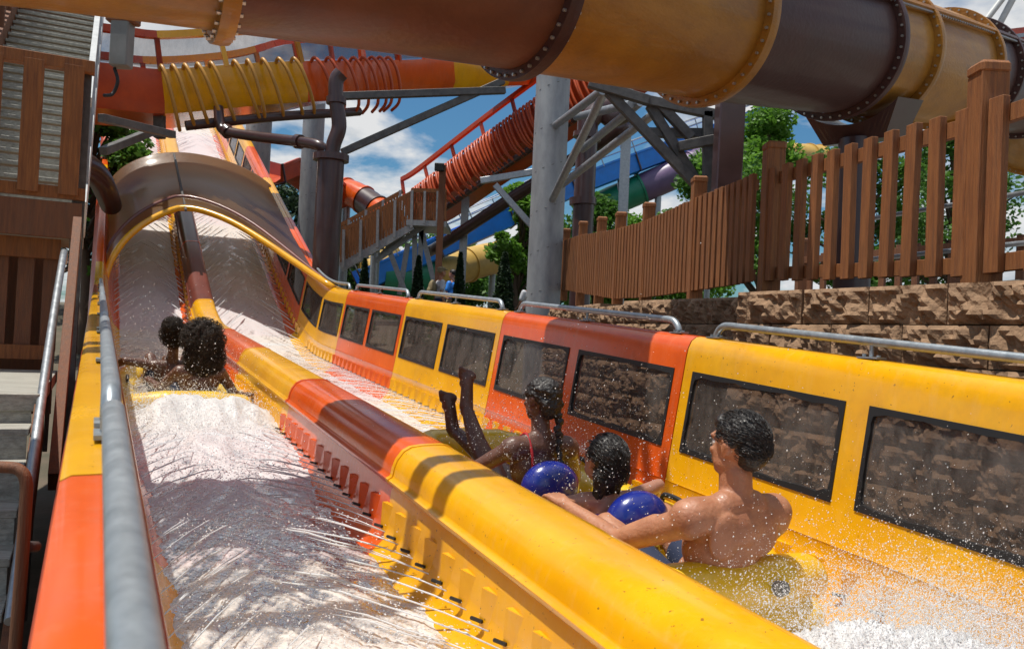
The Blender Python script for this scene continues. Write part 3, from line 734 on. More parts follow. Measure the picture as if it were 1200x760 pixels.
# upper crossing flume
pts = bez([at(0,124,13.9), at(60,128,14.2), at(130,134,14.6), at(200,138,15.1), at(335,124,16.1), at(405,114,17.3), at(480,108,19.5), at(600,100,23)], 14)
# resample evenly
def resample(pts, st):
    out=[pts[0]]; acc=0
    for i in range(1,len(pts)):
        p0=pts[i-1]; p1=pts[i]; Lg=(p1-p0).length
        while acc+Lg >= st:
            t=(st-acc)/Lg; p0=p0.lerp(p1,t); out.append(p0); Lg=(p1-p0).length; acc=0
        acc+=Lg
    return out
ct = resample(pts, .3)
up = thing('upper_water_flume', 'orange and yellow open flume with big windows and curved feed hoses crossing above the tunnel', 'water flume', V((ct[5].x,ct[5].y,gz(ct[5].x,ct[5].y))))
P, fr = flume(up, ct, 1.6, 1.25, [M['orange_deep'],M['yellow'],M['orange'],M['orange'],M['yellow'],M['orange']], 8, win='glass')
hoses(up, P, [7.9+i*.78 for i in range(5)]+[12.3+i*.78 for i in range(5)], .8, 1.25, 1, M['hose_y'], r=.032)
hoses(up, P, [16.5+i*.8 for i in range(8)], .8, 1.25, 1, M['hose_o'], r=.032)
mb = MB(); mb.tube([P(i,.78,-.30) for i in range(9,20)], .085, 12); mb.build('manifold_pipe', M['pipe'], up, smooth=True, angle=50)
# background orange flume
pts = bez([at(498,258,26.6), at(520,246,26), at(600,190,24), at(690,130,22), at(760,84,20.5)], 12)
ct = resample(pts, .32)
bgf = thing('orange_water_flume', 'long orange open flume with looping orange hoses climbing behind the grey column', 'water flume', V((ct[5].x,ct[5].y,gz(ct[5].x,ct[5].y))))
P, fr = flume(bgf, ct, 1.5, 1.25, [M['orange_deep']], 8, win=True)
nm = len(ct)-2
hoses(bgf, P, [2+i*((nm-3)/58) for i in range(58)], .75, 1.25, 1, M['hose_o'], r=.035, drop=.5)
mb = MB(); mb.tube([P(i,.7,-.42) for i in range(1,nm)], .10, 10); mb.build('manifold_pipe', M['pipe'], bgf, smooth=True)
mb = MB(); mb.tube([P(i,.3,-1.15) for i in range(1,nm)], .17, 10); mb.build('feed_pipe', M['pipe'], bgf, smooth=True)
for i in (6, 16, 26):
    if i < nm:
        p = P(i,0,-.06); mb = MB(); mb.beam(V((p.x,p.y,gz(p.x,p.y))), p, .22); mb.build('support_post', M['galv'], bgf)
# blue slide
def simple_trough(name, label, cat, pts, W_, Hh, m, rail=True):
    ct = resample(bez(pts, 10), .8)
    t = thing(name, label, cat, V((ct[0].x, ct[0].y, gz(ct[0].x, ct[0].y))))
    fr = [(ct[i],)+tube_frame(ct,i) for i in range(len(ct))]; P = lambda i,a,b: fr[i][0]+fr[i][2]*a+fr[i][3]*b
    k=0
    while k < len(ct)-1:
        e=min(k+4,len(ct)-1); mb=MB(); h=W_/2
        zone=[(-h-.08,Hh),(-h,Hh),(-h+.1,.1),(-h+.3,0),(h-.3,0),(h-.1,.1),(h,Hh),(h+.08,Hh),(h+.08,Hh-.08),(h+.03,Hh-.1),(h-.02,.0),(h-.25,-.08),(-h+.25,-.08),(-h+.02,0),(-h-.03,Hh-.1),(-h-.08,Hh-.08)]
        for i in range(k,e+1):
            for (a,b) in zone: mb.v.append(P(i,a,b))
        z=len(zone)
        for i in range(e-k):
            for j in range(z): mb.f.append([i*z+j,(i+1)*z+j,(i+1)*z+(j+1)%z,i*z+(j+1)%z]); mb.m.append(0)
        mb.f.append(list(range(z))); mb.m.append(0); mb.f.append([(e-k)*z+j for j in range(z)][::-1]); mb.m.append(0)
        mb.build('trough_section', m, t, smooth=True, angle=35)
        rb = MB(); rb.v += []
        rb.tube([P(k,-h-.06,Hh+.02),P(k,-h-.05,.0),P(k,0,-.12),P(k,h+.05,0),P(k,h+.06,Hh+.02)], .04, 5); rb.build('joint_rib', M['pipe'], t)
        k=e
    if rail:
        for sd in (-1,1):
            rl=MB(); hgt=.5
            rl.tube([P(i,sd*(W_/2+.08),Hh+hgt) for i in range(len(ct))], .025, 5)
            rl.tube([P(i,sd*(W_/2+.08),Hh+hgt*.5) for i in range(len(ct))], .02, 5)
            for i in range(0,len(ct),2): rl.tube([P(i,sd*(W_/2+.06),Hh-.1),P(i,sd*(W_/2+.08),Hh+hgt)], .025, 5)
            rl.build('railing', M['galv'], t)
    return t, P, ct
t,P,ct = simple_trough('blue_water_slide', 'long straight blue open slide with thin railings descending behind the trees', 'water slide', [at(425,340,31), at(580,272,33), at(690,222,35), at(910,140,38)], .9, .75, M['blue'])
for i in range(3, len(ct), 6):
    p=P(i,0,-.1); mb=MB(); mb.tube([V((p.x,p.y,gz(p.x,p.y))),p], .13, 10); mb.build('support_post', M['galv'], t, smooth=True, angle=50)
# closed multi-coloured tubes
def color_tube(name, label, pts, r, cols, per, rib=True):
    ct = resample(bez(pts, 10), .4); t = thing(name, label, 'tube slide', V((ct[0].x,ct[0].y,gz(ct[0].x,ct[0].y))))
    k=0; si=0
    while k < len(ct)-1:
        e=min(k+per,len(ct)-1); mb=MB(); mb.tube(ct[k:e+1], r, 28, caps=False); o=mb.build('tube_section', M[cols[si%len(cols)]], t, smooth=True)
        if rib:
            d=(ct[e]-ct[e-1]).normalized(); mb=MB(); mb.tube([ct[e]-d*.04, ct[e]+d*.04], r*1.09, 28); mb.build('flange', M[cols[si%len(cols)]], o, smooth=True, angle=40)
        k=e; si+=1
    mid = ct[len(ct)//2]
    for p in (ct[len(ct)//4], ct[3*len(ct)//4]):
        mb=MB(); mb.tube([V((p.x,p.y,gz(p.x,p.y))), V((p.x,p.y,p.z-r*.9))], .14, 10); mb.build('support_post', M['galv'], t, smooth=True, angle=50)
    return t
color_tube('tube_slide', 'closed green, purple and pale yellow tube slide below the blue slide', [at(690,246,36), at(740,226,36), at(800,200,36), at(838,184,36.5), at(900,182,38), at(960,186,40)], .62, ['green_f','purple','purple','green_f','yellow_f','yellow_f','green_f'], 6)
color_tube('tube_slide', 'yellow and green closed tube slide curling low behind the cypresses and stair', [at(452,298,33), at(440,312,32), at(455,326,31.5), at(520,318,33), at(575,303,35), at(620,302,37)], .66, ['yellow_f','green_f','yellow_f','yellow_f','green_f'], 5)
color_tube('tube_slide', 'short orange tube slide end with a dark flange left of the wooden stair', [at(385,222,27), at(410,226,26.5), at(432,238,26), at(462,262,25)], .42, ['orange','orange','pipe','orange'], 2)
t,P,ct = simple_trough('red_water_flume', 'dark red ribbed flume seen between two grey columns', 'water flume', [at(312,214,24), at(340,206,25), at(372,226,26), at(400,250,27)], 1.2, .5, M['orange_deep'], rail=False)
# ------------------------------------------------------------------ columns and pipes
def column(px, pytop, Y, dia, label, lean=0):
    p = at(px,pytop,Y); g = gz(p.x,p.y)
    t = thing('support_column', label, 'column', V((p.x,p.y,g-.1)), 'round grey slide columns')
    mb=MB(); mb.tube([V((p.x,p.y,g-.1)), V((p.x,p.y,p.z))], dia/2, 32); mb.build('shaft', M['concrete'], t, smooth=True, angle=50)
    z=g+.6
    sp=MB(); pts=[]
    for k in range(int((p.z-g)*16)):
        an=k*.55; zz=g+k/16.0; pts.append(V((p.x+math.cos(an)*dia/2, p.y+math.sin(an)*dia/2, zz)))
    sp.tube(pts, .006, 4); sp.build('spiral_weld', M['darksteel'], t)
    mb=MB(); mb.tube([V((p.x,p.y,g-.1)),V((p.x,p.y,g+.06))], dia*.75, 24); mb.build('base_plate', M['galv'], t, smooth=True, angle=40)
    return t
column(650, 60, 15, .60, 'tall grey column rising in the middle beside the orange flume')
column(371, 80, 24, .60, 'grey column directly behind the dark brown vertical pipe')
column(306, 100, 21, .62, 'grey column rising behind the right edge of the tunnel')
# brown pipe left-centre
def pipe_thing(label, paths, loc):
    t = thing('water_pipe', label, 'pipe', loc)
    for (pts, r, fl) in paths:
        mb=MB(); mb.tube(pts if len(pts)==2 else bez(pts,5), r, 20); mb.build('pipe_run', M['pipe'], t, smooth=True, angle=50)
        for q in fl:
            d=(pts[q+1]-pts[q]).normalized() if q+1<len(pts) else (pts[q]-pts[q-1]).normalized()
            mb=MB(); mb.tube([pts[q]-d*.05,pts[q]+d*.05], r*1.35, 20); mb.build('pipe_flange', M['pipe'], t, smooth=True, angle=40)
    return t
Yp=13.2; pa=at(388,185,Yp); 
pipe_thing('thick dark brown vertical water pipe with a tapered top and side branch', [
    ([V((pa.x,pa.y,gz(pa.x,pa.y))), V((pa.x,pa.y,pa.z))], .205, [1]),
    ([V((pa.x,pa.y,pa.z)), V((pa.x+.03,pa.y,pa.z+.22)), V((pa.x+.10,pa.y,pa.z+.5)), at(394,118,Yp), at(394,95,Yp), at(400,86,Yp)], .115, [3]),
    ([at(380,176,Yp), at(372,170,Yp), at(350,166,Yp+.3), at(300,160,Yp+.9), at(266,154,Yp+1.2), at(258,146,Yp+1.3), at(256,126,Yp+1.4)], .085, [2,4])], V((pa.x,pa.y,gz(pa.x,pa.y))))
Yq=17; pb=at(688,160,Yq)
pipe_thing('dark brown vertical water pipe right of the tall grey column', [
    ([V((pb.x,pb.y,gz(pb.x,pb.y))), V((pb.x,pb.y,pb.z)), V((pb.x+.05,pb.y,pb.z+.35)), V((pb.x+.35,pb.y,pb.z+.6)), at(715,138,Yq), at(735,130,Yq)], .21, [1]),
    ([at(683,240,Yq), at(683,232,Yq)], .27, [])], V((pb.x,pb.y,gz(pb.x,pb.y))))
pc=at(118,205,11.5)
t=thing('flexible_duct', 'dark ribbed flexible pipe elbow beside the timber tower and tunnel', 'pipe', V((pc.x,pc.y,pc.z-.8)))
pts=resample(bez([at(92,190,10.5),at(104,196,11),at(116,208,11.6),at(124,224,12.4),at(130,240,13.4)],8),.05)
mb=MB(); mb.tube(pts, [.14+.02*(i%2) for i in range(len(pts))], 18); mb.build('ribbed_hose', M['pipe'], t, smooth=True, angle=60)
# steel beams
def bpx(l, Y, w_, *more): return [(at(x0,y0,Y if not isinstance(Y,tuple) else Y[0]), at(x1,y1,Y if not isinstance(Y,tuple) else Y[1]), w_)+more for (x0,y0,x1,y1) in l]
beam_thing('steel_beam', 'weathered horizontal steel outrigger beam with a long diagonal brace under the tube', 'steel beam', bpx([(396,113,592,106),(400,178,590,94)],(14.5,15.2),.12), M['darksteel'])
beam_thing('steel_bracket', 'forked dark steel bracket projecting from the timber tower at the left', 'steel bracket', bpx([(118,138,203,158),(118,176,178,152)],(8.0,9.0),.075), M['darksteel'])
beam_thing('steel_hanger', 'short steel hanger under the upper yellow flume', 'steel bracket', bpx([(187,128,187,162)],14.6,.16), M['darksteel'])
beam_thing('steel_truss', 'pale galvanised tube truss fanning out from the tall grey column', 'truss', bpx([(651,147,706,106),(647,234,709,106),(659,215,768,131),(683,173,752,117),(676,134,742,118)],(14.7,12.5),.13,'r'), M['galv'])
beam_thing('tube_scaffold', 'dark angled steel frame under the tube in front of the blue slide', 'scaffold', bpx([(690,97,760,118),(755,116,842,134),(713,105,820,218),(763,120,818,210),(758,152,840,153),(795,172,850,161),(830,130,830,232),(770,116,812,160)],12.0,.13), M['darksteel'])
beam_thing('steel_post', 'wide dark brown steel post behind the fence under the tube', 'post', bpx([(856,118,850,240)],11.5,.34), M['pipe'], kind='post')
beam_thing('outrigger', 'galvanised arm and angled strut reaching left from the grey column', 'steel bracket', bpx([(563,212,640,199),(580,216,630,272)],15.3,.11), M['galv'])
beam_thing('steel_truss', 'two thin pale struts standing above the tube at the top right corner', 'truss', bpx([(1146,36,1185,-15),(1164,44,1198,-20)],16,.12,'r'), M['white_paint'])
c = clp(74)
t = thing('red_slide_trough', 'red slide trough edge just past the tube at the far right', 'water flume', V((at(1190,60,19).x,19,.4)))
mb=MB(); mb.beam(at(1120,72,18), at(1290,50,20), 1.0, .9); mb.build('trough', M['orange_deep'], t)
mb=MB(); mb.beam(at(1120,57,18), at(1290,34,20), 1.1, .08); mb.build('crest', M['galv'], t)
# unseen beams added just out of frame to cast shadow stripes on the divider
for k,(dy) in enumerate((0,.32)):
    p = V((-.22,3.45+dy,-.55))+SUN*3.75
    t = thing('shadow_beam', 'added unseen steel beam shading the divider, %s the tube' % ('farther from' if k==0 else 'nearer to'), 'steel beam', p-UP*.1)
    mb=MB(); mb.beam(p-R*1.4-UP*.05, p+R*.9, .13, .1, bev=.1); mb.build('beam', M['darksteel'], t)
    for q in (-1.3,.8):
        mb=MB(); e=p+R*q; mb.beam(e, V((e.x,e.y+.8,e.z+1.2)), .05); mb.build('hanger', M['darksteel'], t)
# ------------------------------------------------------------------ timber helpers
def baluster_fence(name, label, posts, h, nb, m, *, skip=0, post_w=.14, bal=(.085,.04), rail_out=0, group=None, cap=True, gap_bottom=.06, side=1):
    # posts: list of base points; nb: balusters per bay (list)
    t = thing(name, label, 'fence', V(posts[0]), group)
    for p in posts[skip:]:
        mb=MB(); p=V(p)
        mb.cbox(p+UP*(h*.5-.05), V((post_w/2,0,0)), V((0,post_w/2,0)), UP*(h*.5+.10), .06)
        if cap:
            mb.cbox(p+UP*(h+.075), V((post_w/2+.008,0,0)), V((0,post_w/2+.008,0)), UP*.035, .5)
        mb.build('post', m, t)
    for i in range(len(posts)-1):
        p,q = V(posts[i]),V(posts[i+1]); d=(q-p); L_=Vector((d.x,d.y,0)).length; dn=V((d.x,d.y,0)).normalized(); nx=V((dn.y,-dn.x,0))*side
        for (hh,ww) in ((h-.19,.09),(.12,.09)):
            mb=MB(); mb.beam(p+UP*hh+dn*(post_w/2), q+UP*hh-dn*(post_w/2), .04, ww, bev=.1); mb.build('rail', m, t)
        n_=nb[i]
        for k in range(n_):
            f=(k+.5)/n_; c_=p.lerp(q,f)
            rr=random.Random(k*7+i)
            mb=MB(); hb=h-.11-gap_bottom
            cc=c_+UP*(gap_bottom+hb/2+rr.uniform(-.004,.004))-nx*(.04/2+bal[1]/2+.002)
            tilt=rr.uniform(-.006,.006)
            mb.cbox(cc, dn*(bal[0]/2), nx*(bal[1]/2), UP*(hb/2)+dn*tilt, .12); mb.build('baluster', m, t)
    return t
FZ = .47
def fp(px, Y, z=None):
    p=at(px,300,Y); return (p.x, p.y, FZ if z is None else z)
near = [(2.95,2.2,.42),(2.42,4.42,.38),(2.03,6.8,.50)]
baluster_fence('timber_fence', 'nearest brown timber fence run, tall square posts and wide-spaced pickets above the block wall', near, 1.06, [9,11], M['wood'], post_w=.145, bal=(.095,.045), side=1)
far = [(1.98,6.96,.50),(1.74,8.2,.48),(1.53,9.9,.49),(1.33,10.9,.52),(1.20,12.0,.61),(1.04,13.3,.72),(.92,15.6,.90)]
baluster_fence('timber_fence', 'farther brown timber fence run with closely spaced pickets curving away on the right', far, 1.06, [11,15,9,9,10,12], M['wood'], skip=1, post_w=.13, bal=(.075,.04), side=1)
# small rail and fence behind, seen through the pickets
b2 = [(6.2,7.2,.5),(4.9,9.4,.5),(3.9,11.6,.5)]
baluster_fence('timber_fence', 'low timber fence on the other side of the walk, seen through the pickets', b2, .95, [10,10], M['wood_old'], post_w=.13, side=-1)
t=thing('queue_rail','galvanised pipe rail along the walk behind the near fence','railing',V((4.2,6,.45)))
for hh in (.5,.9):
    mb=MB(); mb.tube([V((4.9,4.0,.45+hh)),V((3.4,8.6,.45+hh))], .022, 8); mb.build('rail', M['galv'], t, smooth=True)
for f in (0,.33,.66,1):
    p=V((4.9,4.0,.45)).lerp(V((3.4,8.6,.45)),f); mb=MB(); mb.tube([p,p+UP*.92],.022,8); mb.build('post', M['galv'], t, smooth=True)
# ------------------------------------------------------------------ retaining wall of split-face blocks
def block(mb, c, d, nrm, L_, hh, dep, seed):
    nx_, nz_ = max(4,int(L_/.02)), max(4,int(hh/.02))
    k=len(mb.v); rr=random.Random(seed)
    for j in range(nz_+1):
        for i in range(nx_+1):
            u=i/nx_; w_=j/nz_
            e=min(1,min(u,1-u)*nx_/1.3)*min(1,min(w_,1-w_)*nz_/1.3)
            p=c+d*((u-.5)*L_)+UP*((w_-.5)*hh)
            dsp=(.018+.050*noise.fractal(p*12+V((seed,0,0)),.8,2.2,5)+.035*abs(noise.noise(p*30+V((0,seed,0)))))*e
            mb.v.append(p+nrm*dsp)
    n_=nx_+1
    for j in range(nz_):
        for i in range(nx_): mb.f.append([k+j*n_+i,k+j*n_+i+1,k+(j+1)*n_+i+1,k+(j+1)*n_+i]); mb.m.append(0)
    # body
    cc=c-nrm*(dep/2+.001); mb.box(cc, d*(L_/2-.001), nrm*(dep/2), UP*(hh/2-.001))
def rwall(label, p0, p1, ztop0, zbot, hh=.2, bl=.46, batter=.018, dep=.28, cap_h=None, ragged=0):
    p0,p1=V(p0),V(p1); d=(p1-p0); L_=d.length; d.normalize(); nrm=V((d.y,-d.x,0))
    if nrm.dot(-R) < 0: nrm=-nrm
    mb=MB(); r=0; z=ztop0
    while z > zbot+.01:
        off=(r%2)*bl*.5; x=-off
        while x < L_-.02:
            x0=max(x,0); x1=min(x+bl,L_)
            if x1-x0 > .05:
                c=p0+d*((x0+x1)/2)+nrm*(batter*r+random.Random(r*31+int(x*10)).uniform(-.008,.008))+UP*(z-hh/2)
                block(mb, c, d, nrm, x1-x0-.008, hh-.006, dep, r*17+int(x0*10))
            x+=bl
        z-=hh; r+=1
    o=mb.build('retaining_wall', M['rock']); tag(o, label, 'wall'); return o
def sa(s,a): v=H*s+R*a; return (v.x,v.y,0)
rwall('near block retaining wall of rough split-face brown blocks under the tall fence', sa(1.35,3.62), sa(4.20,3.62), .365, -1.75)
rwall('block wall corner rising one course higher at the right edge', sa(-1.2,3.55), sa(1.32,3.55), .565, -1.75)
rwall('middle block retaining wall stepped back and shaded beside the near wall', sa(4.22,4.15), sa(6.3,4.15), .385, -1.75)
rwall('farther block retaining wall below the bend of the fence', sa(6.1,4.62), sa(8.9,5.3), .42, -1.6)
rwall('last low block wall beside the foot of the grey column', sa(9.0,5.6), sa(11.6,6.3), .50, -1.2)
# end returns
rwall('short return end of the near block wall', sa(4.22,3.64), sa(4.22,4.3), .365, -1.75)
# ------------------------------------------------------------------ timber stair tower at the left
def TW(s,a,z): v=H*s+R*a; return V((v.x,v.y,z))
tow = thing('timber_stair_tower', 'brown timber stair tower with slatted guards rising at the left edge', 'stair tower', TW(8.1,-1.0,-1.7))
def bd(name, p, q, w_, h_, m, par=tow, up=UP, bev=.08):
    mb=MB(); mb.beam(p,q,w_,h_,up=up,bev=bev); return mb.build(name, m, par)
def bx(name, c, hs, ha, hz, m, par=tow, bev=.08):
    mb=MB(); mb.cbox(c, H*hs, R*ha, UP*hz, bev); return mb.build(name, m, par)
S_=8.1; AR=-.13; AL=-3.2; zt=2.13; zb=1.02
bd('guard_rail', TW(S_,AL,zt), TW(S_,AR+.02,zt), .12, .10, M['wood'])
bd('guard_rail', TW(S_,AL,zb+.03), TW(S_,AR,zb+.03), .05, .10, M['wood'])
for k in range(9):
    bx('guard_slat', TW(S_-.045,AR-.13-k*.295,(zt+zb)/2), .02, .075, (zt-zb)/2-.01, M['wood'], bev=.1)
bd('fascia', TW(S_-.01,AL,.82), TW(S_-.01,AR-.02,.82), .06, .30, M['wood_old'])
bx('deck', TW(S_+.55,(AL+AR)/2,.72), .55, (AR-AL)/2-.01, .05, M['grey_wood'])
bd('corner_post', TW(S_+.08,AR-.05,-1.7), TW(S_+.08,AR-.05,2.2), .10, .10, M['darksteel'], up=R)
bd('brace_post', TW(S_-.09,AR-.74,.2), TW(S_-.09,AR-.74,2.1), .055, .03, M['galv'], up=R)
# lower guard panel
bd('guard_rail', TW(8.3,AL,.60), TW(8.3,-.30,.60), .08, .20, M['wood'])
bd('guard_rail', TW(8.3,AL,-.30), TW(8.3,-.30,-.30), .06, .12, M['wood'])
for k in range(14):
    bx('guard_slat', TW(8.34,-.36-k*.19,.15), .02, .062, .44, M['wood_old'], bev=.1)
bx('landing', TW(7.0,-1.75,-.50), 1.3, 1.48, .05, M['grey_wood'])
bx('back_panel', TW(9.6,-1.9,-.1), .03, 1.55, .85, M['wood_old'])
# lower flight (ascends away from the camera up to the landing)
AS=-.30
for k in range(1,12):
    s_=5.72-.28*k; z=-.45-.17*k
    bx('tread', TW(s_+.15,AS-.85,z-.02), .155, .85, .02, M['grey_wood'], bev=.2)
    bx('riser', TW(s_+.29,AS-.85,z+.065), .010, .84, .082, M['grey_wood'])
bd('stringer', TW(5.8,AS+.03,-.62), TW(2.4,AS+.03,-2.68), .05, .3, M['wood_old'])
bd('inclined_board', TW(7.35,-.16,.72), TW(5.6,-.17,-.95), .06, .16, M['wood_old'])
mb=MB(); mb.tube(bez([TW(7.75,-.25,.44),TW(7.7,-.25,.50),TW(7.5,-.25,.47),TW(6.5,-.26,-.07),TW(5.3,-.26,-.70),TW(4.2,-.26,-1.30)],5), .026, 12); mb.build('handrail', M['galv'], tow, smooth=True, angle=50)
for q in (7.0,5.6,4.6): bd('handrail_post', TW(q,-.28,-.58-(7.7-q)*.55), TW(q,-.27,.50-(7.7-q)*.55), .03, .03, M['darksteel'], up=R)
br=thing('brown_pipe_railing','brown bent pipe railing on the steps at the bottom left corner','railing',V((-2.0,3.0,-2.4)))
mb=MB(); mb.tube(bez([at(-60,545,3.0),at(5,547,3.0),at(22,550,3.0),at(30,562,3.0),at(30,590,3.0),at(24,680,3.0),at(14,800,3.0)],5), .021, 12); mb.build('rail', M['wood_old'], br, smooth=True)
mb=MB(); mb.tube([at(30,640,3.02),at(42,640,3.1)], .02, 10); mb.build('bracket', M['darksteel'], br, smooth=True)
# upper flight
for k in range(30):
    s_=8.9+.28*k; z=1.0+.17*k
    bx('tread', TW(s_+.14,-.74,z), .150, .54, .02, M['grey_wood'], bev=.2)
    bx('riser', TW(s_+.29,-.74,z+.075), .010, .53, .052, M['grey_wood'])
for sd,aa in ((1,-.16),(-1,-1.32)):
    bd('stringer', TW(8.7,aa,.90), TW(17.2,aa,6.05), .07, .36, M['white_paint'] if sd>0 else M['wood_old'])
    for k in range(0,30,3):
        s_=9.0+.28*k; z=1.05+.17*k; bd('guard_post', TW(s_,aa,z), TW(s_,aa,z+1.0), .07, .07, M['wood_old'] if sd<0 else M['galv'], up=R)
    bd('guard_rail', TW(8.8,aa,2.0), TW(17.2,aa,7.1), .06, .09, M['wood_old'] if sd<0 else M['white_paint'])
    if sd<0:
        for k in range(40):
            s_=9.0+.2*k; z=1.15+.1214*k; bx('guard_slat', TW(s_,aa-.03,z+.42), .055,.012,.40, M['wood_old'])
mb=MB(); mb.tube([TW(8.6,-1.2,1.95), TW(17,-1.2,7.05)], .022, 8); mb.build('handrail', M['galv'], tow, smooth=True)
# steel side support with electric box
ebx=thing('electrical_box','grey electrical box with dark cable fixed beside the tower stair','electrical box',at(143,60,9.5))
p=at(143,52,9.5); mb=MB(); mb.cbox(p, V((.10,0,0)), V((0,.09,0)), UP*.26, .15); mb.build('box', M['box_grey'], ebx)
mb=MB(); mb.cbox(p+V((0,0,.33)), V((.16,0,0)), V((0,.10,0)), UP*.10, .15); mb.build('hood', M['wood_old'], ebx)
mb=MB(); mb.tube(bez([at(134,80,9.5),at(138,95,9.5),at(132,110,9.5),at(122,112,9.4)],5), .02, 8); mb.build('cable', M['black'], ebx, smooth=True)
# ------------------------------------------------------------------ background wooden stair
bs=thing('timber_staircase','brown timber staircase with slatted guards and a landing behind the dark pipe','staircase',at(450,330,22))
def bdx(name,x0,y0,x1,y1,Y0,Y1,w_,h_,m,up=UP):
    mb=MB(); mb.beam(at(x0,y0,Y0),at(x1,y1,Y1),w_,h_,up=up); return mb.build(name,m,bs)
for (dx,dY) in ((0,22.0),(-14,23.4)):
    bdx('stringer',398+dx,312,482+dx,262,dY,dY,.08,.32,M['galv'])
    bdx('hand_rail',398+dx,272,486+dx,224,dY,dY,.08,.10,M['wood'])
    for k in range(26):
        f=k/25; x=400+dx+82*f; yb=307-46*f; bdx('slat',x,yb,x+.8,yb-34,dY-.03,dY-.03,.062,.03,M['wood'],up=V((0,1,0)))
    for k in range(5):
        f=k/4; x=402+dx+80*f; yb=307-46*f; bdx('guard_post',x,yb+6,x+1,yb-38,dY-.08,dY-.08,.07,.05,M['galv'],up=V((0,1,0)))
for k in range(14):
    f=k/13; p=at(400+84*f,306-46*f,22); mb=MB(); mb.box(V((p.x-.1,22.7,p.z)), V((.15,0,0)), V((0,.7,0)), UP*.025); mb.build('tread', M['grey_wood'], bs)
p=at(500,262,22.0); mb=MB(); mb.box(V((p.x,22.7,p.z)), V((.52,0,0)), V((0,.8,0)), UP*.07); mb.build('landing', M['galv'], bs)
bdx('hand_rail',482,223,523,224,22,22,.1,.1,M['wood'])
for k in range(15): bdx('slat',484+k*2.7,258,484.5+k*2.7,226,21.98,21.98,.05,.03,M['wood'],up=V((0,1,0)))
for k in (497,512): bdx('guard_post',k,262,k+1,224,21.9,21.9,.06,.05,M['galv'],up=V((0,1,0)))
for (x0,y0,x1,y1) in ((494,266,490,352),(486,266,486,352),(494,270,512,345),(446,300,478,268),(440,306,500,262),(478,285,468,345),(455,290,474,340)): bdx('support_post',x0,y0,x1,y1,22.4+x0*.0071%.6,22.4+x0*.0071%.6,.13,.10,M['galv'],up=V((0,1,0)))
lp=at(517,262,21.6); lt=thing('lamp_post','slim timber post with a small flood lamp at the landing of the background stair','lamp post',V((lp.x,lp.y,gz(lp.x,lp.y))))
mb=MB(); q=at(519,194,21.6); mb.beam(V((lp.x,lp.y,gz(lp.x,lp.y))), q, .16, .16, up=V((0,1,0))); mb.build('post', M['wood_old'], lt)
mb=MB(); mb.cbox(at(515,196,21.5), V((.12,0,0)), V((0,.08,0)), UP*.10,.2); mb.build('lamp_head', M['black'], lt)
# ------------------------------------------------------------------ trees
def leaf_mesh(name, clumps, nleaf, size, m, parent, rr, cone=None):
    VV=[]; FF=[]
    for _ in range(nleaf):
        if cone:
            base,hgt,rad=cone; t=rr.random()**.8; an=rr.uniform(0,6.283); q=rad*(1-t)**.7*(1 if t>.08 else .7)*rr.uniform(.7,1.08)*(1+.12*math.sin(an*5+t*20))
            p=base+V((math.cos(an)*q, math.sin(an)*q, hgt*t))
        else:
            c,r=rr.choice(clumps); d=V((rr.gauss(0,1),rr.gauss(0,1),rr.gauss(0,1))).normalized()
            p=c+V((d.x*r.x,d.y*r.y,d.z*r.z))*(rr.random()**.4)
        u=V((rr.uniform(-1,1),rr.uniform(-1,1),rr.uniform(-.6,.6))).normalized(); w_=u.cross(V((rr.uniform(-1,1),rr.uniform(-1,1),rr.uniform(-1,1)))).normalized()
        z=size*rr.uniform(.6,1.3); k=len(VV)
        VV+=[p-u*z, p+w_*z*.5, p+u*z, p-w_*z*.5]; FF.append([k,k+1,k+2,k+3])
    off=wloc(parent); me=bpy.data.meshes.new(name); me.from_pydata([tuple(v-off) for v in VV],[],FF); me.materials.append(m); me.update()
    o=bpy.data.objects.new(name,me); COL.objects.link(o); o.parent=parent; return o
def tree(name,label,base,h,rad,m,nleaf,size,seed,group=None,nc=26,crown0=.28):
    rr=random.Random(seed); base=V(base); t=thing(name,label,'tree',base,group)
    mb=MB(); tp=[base-UP*.1, base+V((rr.uniform(-.1,.1),0,h*.3)), base+V((rr.uniform(-.3,.3),rr.uniform(-.2,.2),h*.6)), base+UP*h*.9]
    mb.tube(bez(tp,4), [h*.028*(1-.85*i/12) for i in range(13)], 8)
    cl_=[]
    for k in range(nc):
        f=rr.uniform(crown0,1); an=rr.uniform(0,6.283); q=rad*math.sin(math.pi*min(1,max(.12,(f-crown0)/(1-crown0)*.85+.12)))*rr.uniform(.35,1)
        c=base+V((math.cos(an)*q,math.sin(an)*q,h*f)); r=rad*rr.uniform(.2,.42); cl_.append((c,V((r,r,r*.7))))
        st=base+UP*(h*max(.15,f-.2)); mb.tube([st, st.lerp(c,.5)+UP*.1, c],[h*.010,h*.007,h*.003],5)
    mb.build('trunk',M['bark'],t,smooth=True)
    leaf_mesh('crown',cl_,nleaf,size,m,t,rr); return t
def cypress(px,pytop,Y,rad,label,seed):
    p=at(px,pytop,Y); b=V((p.x,p.y,gz(p.x,p.y))); rr=random.Random(seed); h=p.z-b.z
    t=thing('cypress_shrub',label,'cypress',b,'dark conical cypresses behind the slide wall')
    mb=MB(); mb.tube([b-UP*.1,b+UP*h*.9],[.06,.015],7); mb.build('trunk',M['bark'],t)
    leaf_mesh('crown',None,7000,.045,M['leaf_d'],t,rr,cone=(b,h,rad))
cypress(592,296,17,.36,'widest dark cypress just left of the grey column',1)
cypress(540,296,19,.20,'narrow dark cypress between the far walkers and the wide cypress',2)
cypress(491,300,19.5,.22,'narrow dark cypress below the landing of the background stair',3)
cypress(428,303,19,.22,'dark cypress nearest the brown pipe at the left',4)
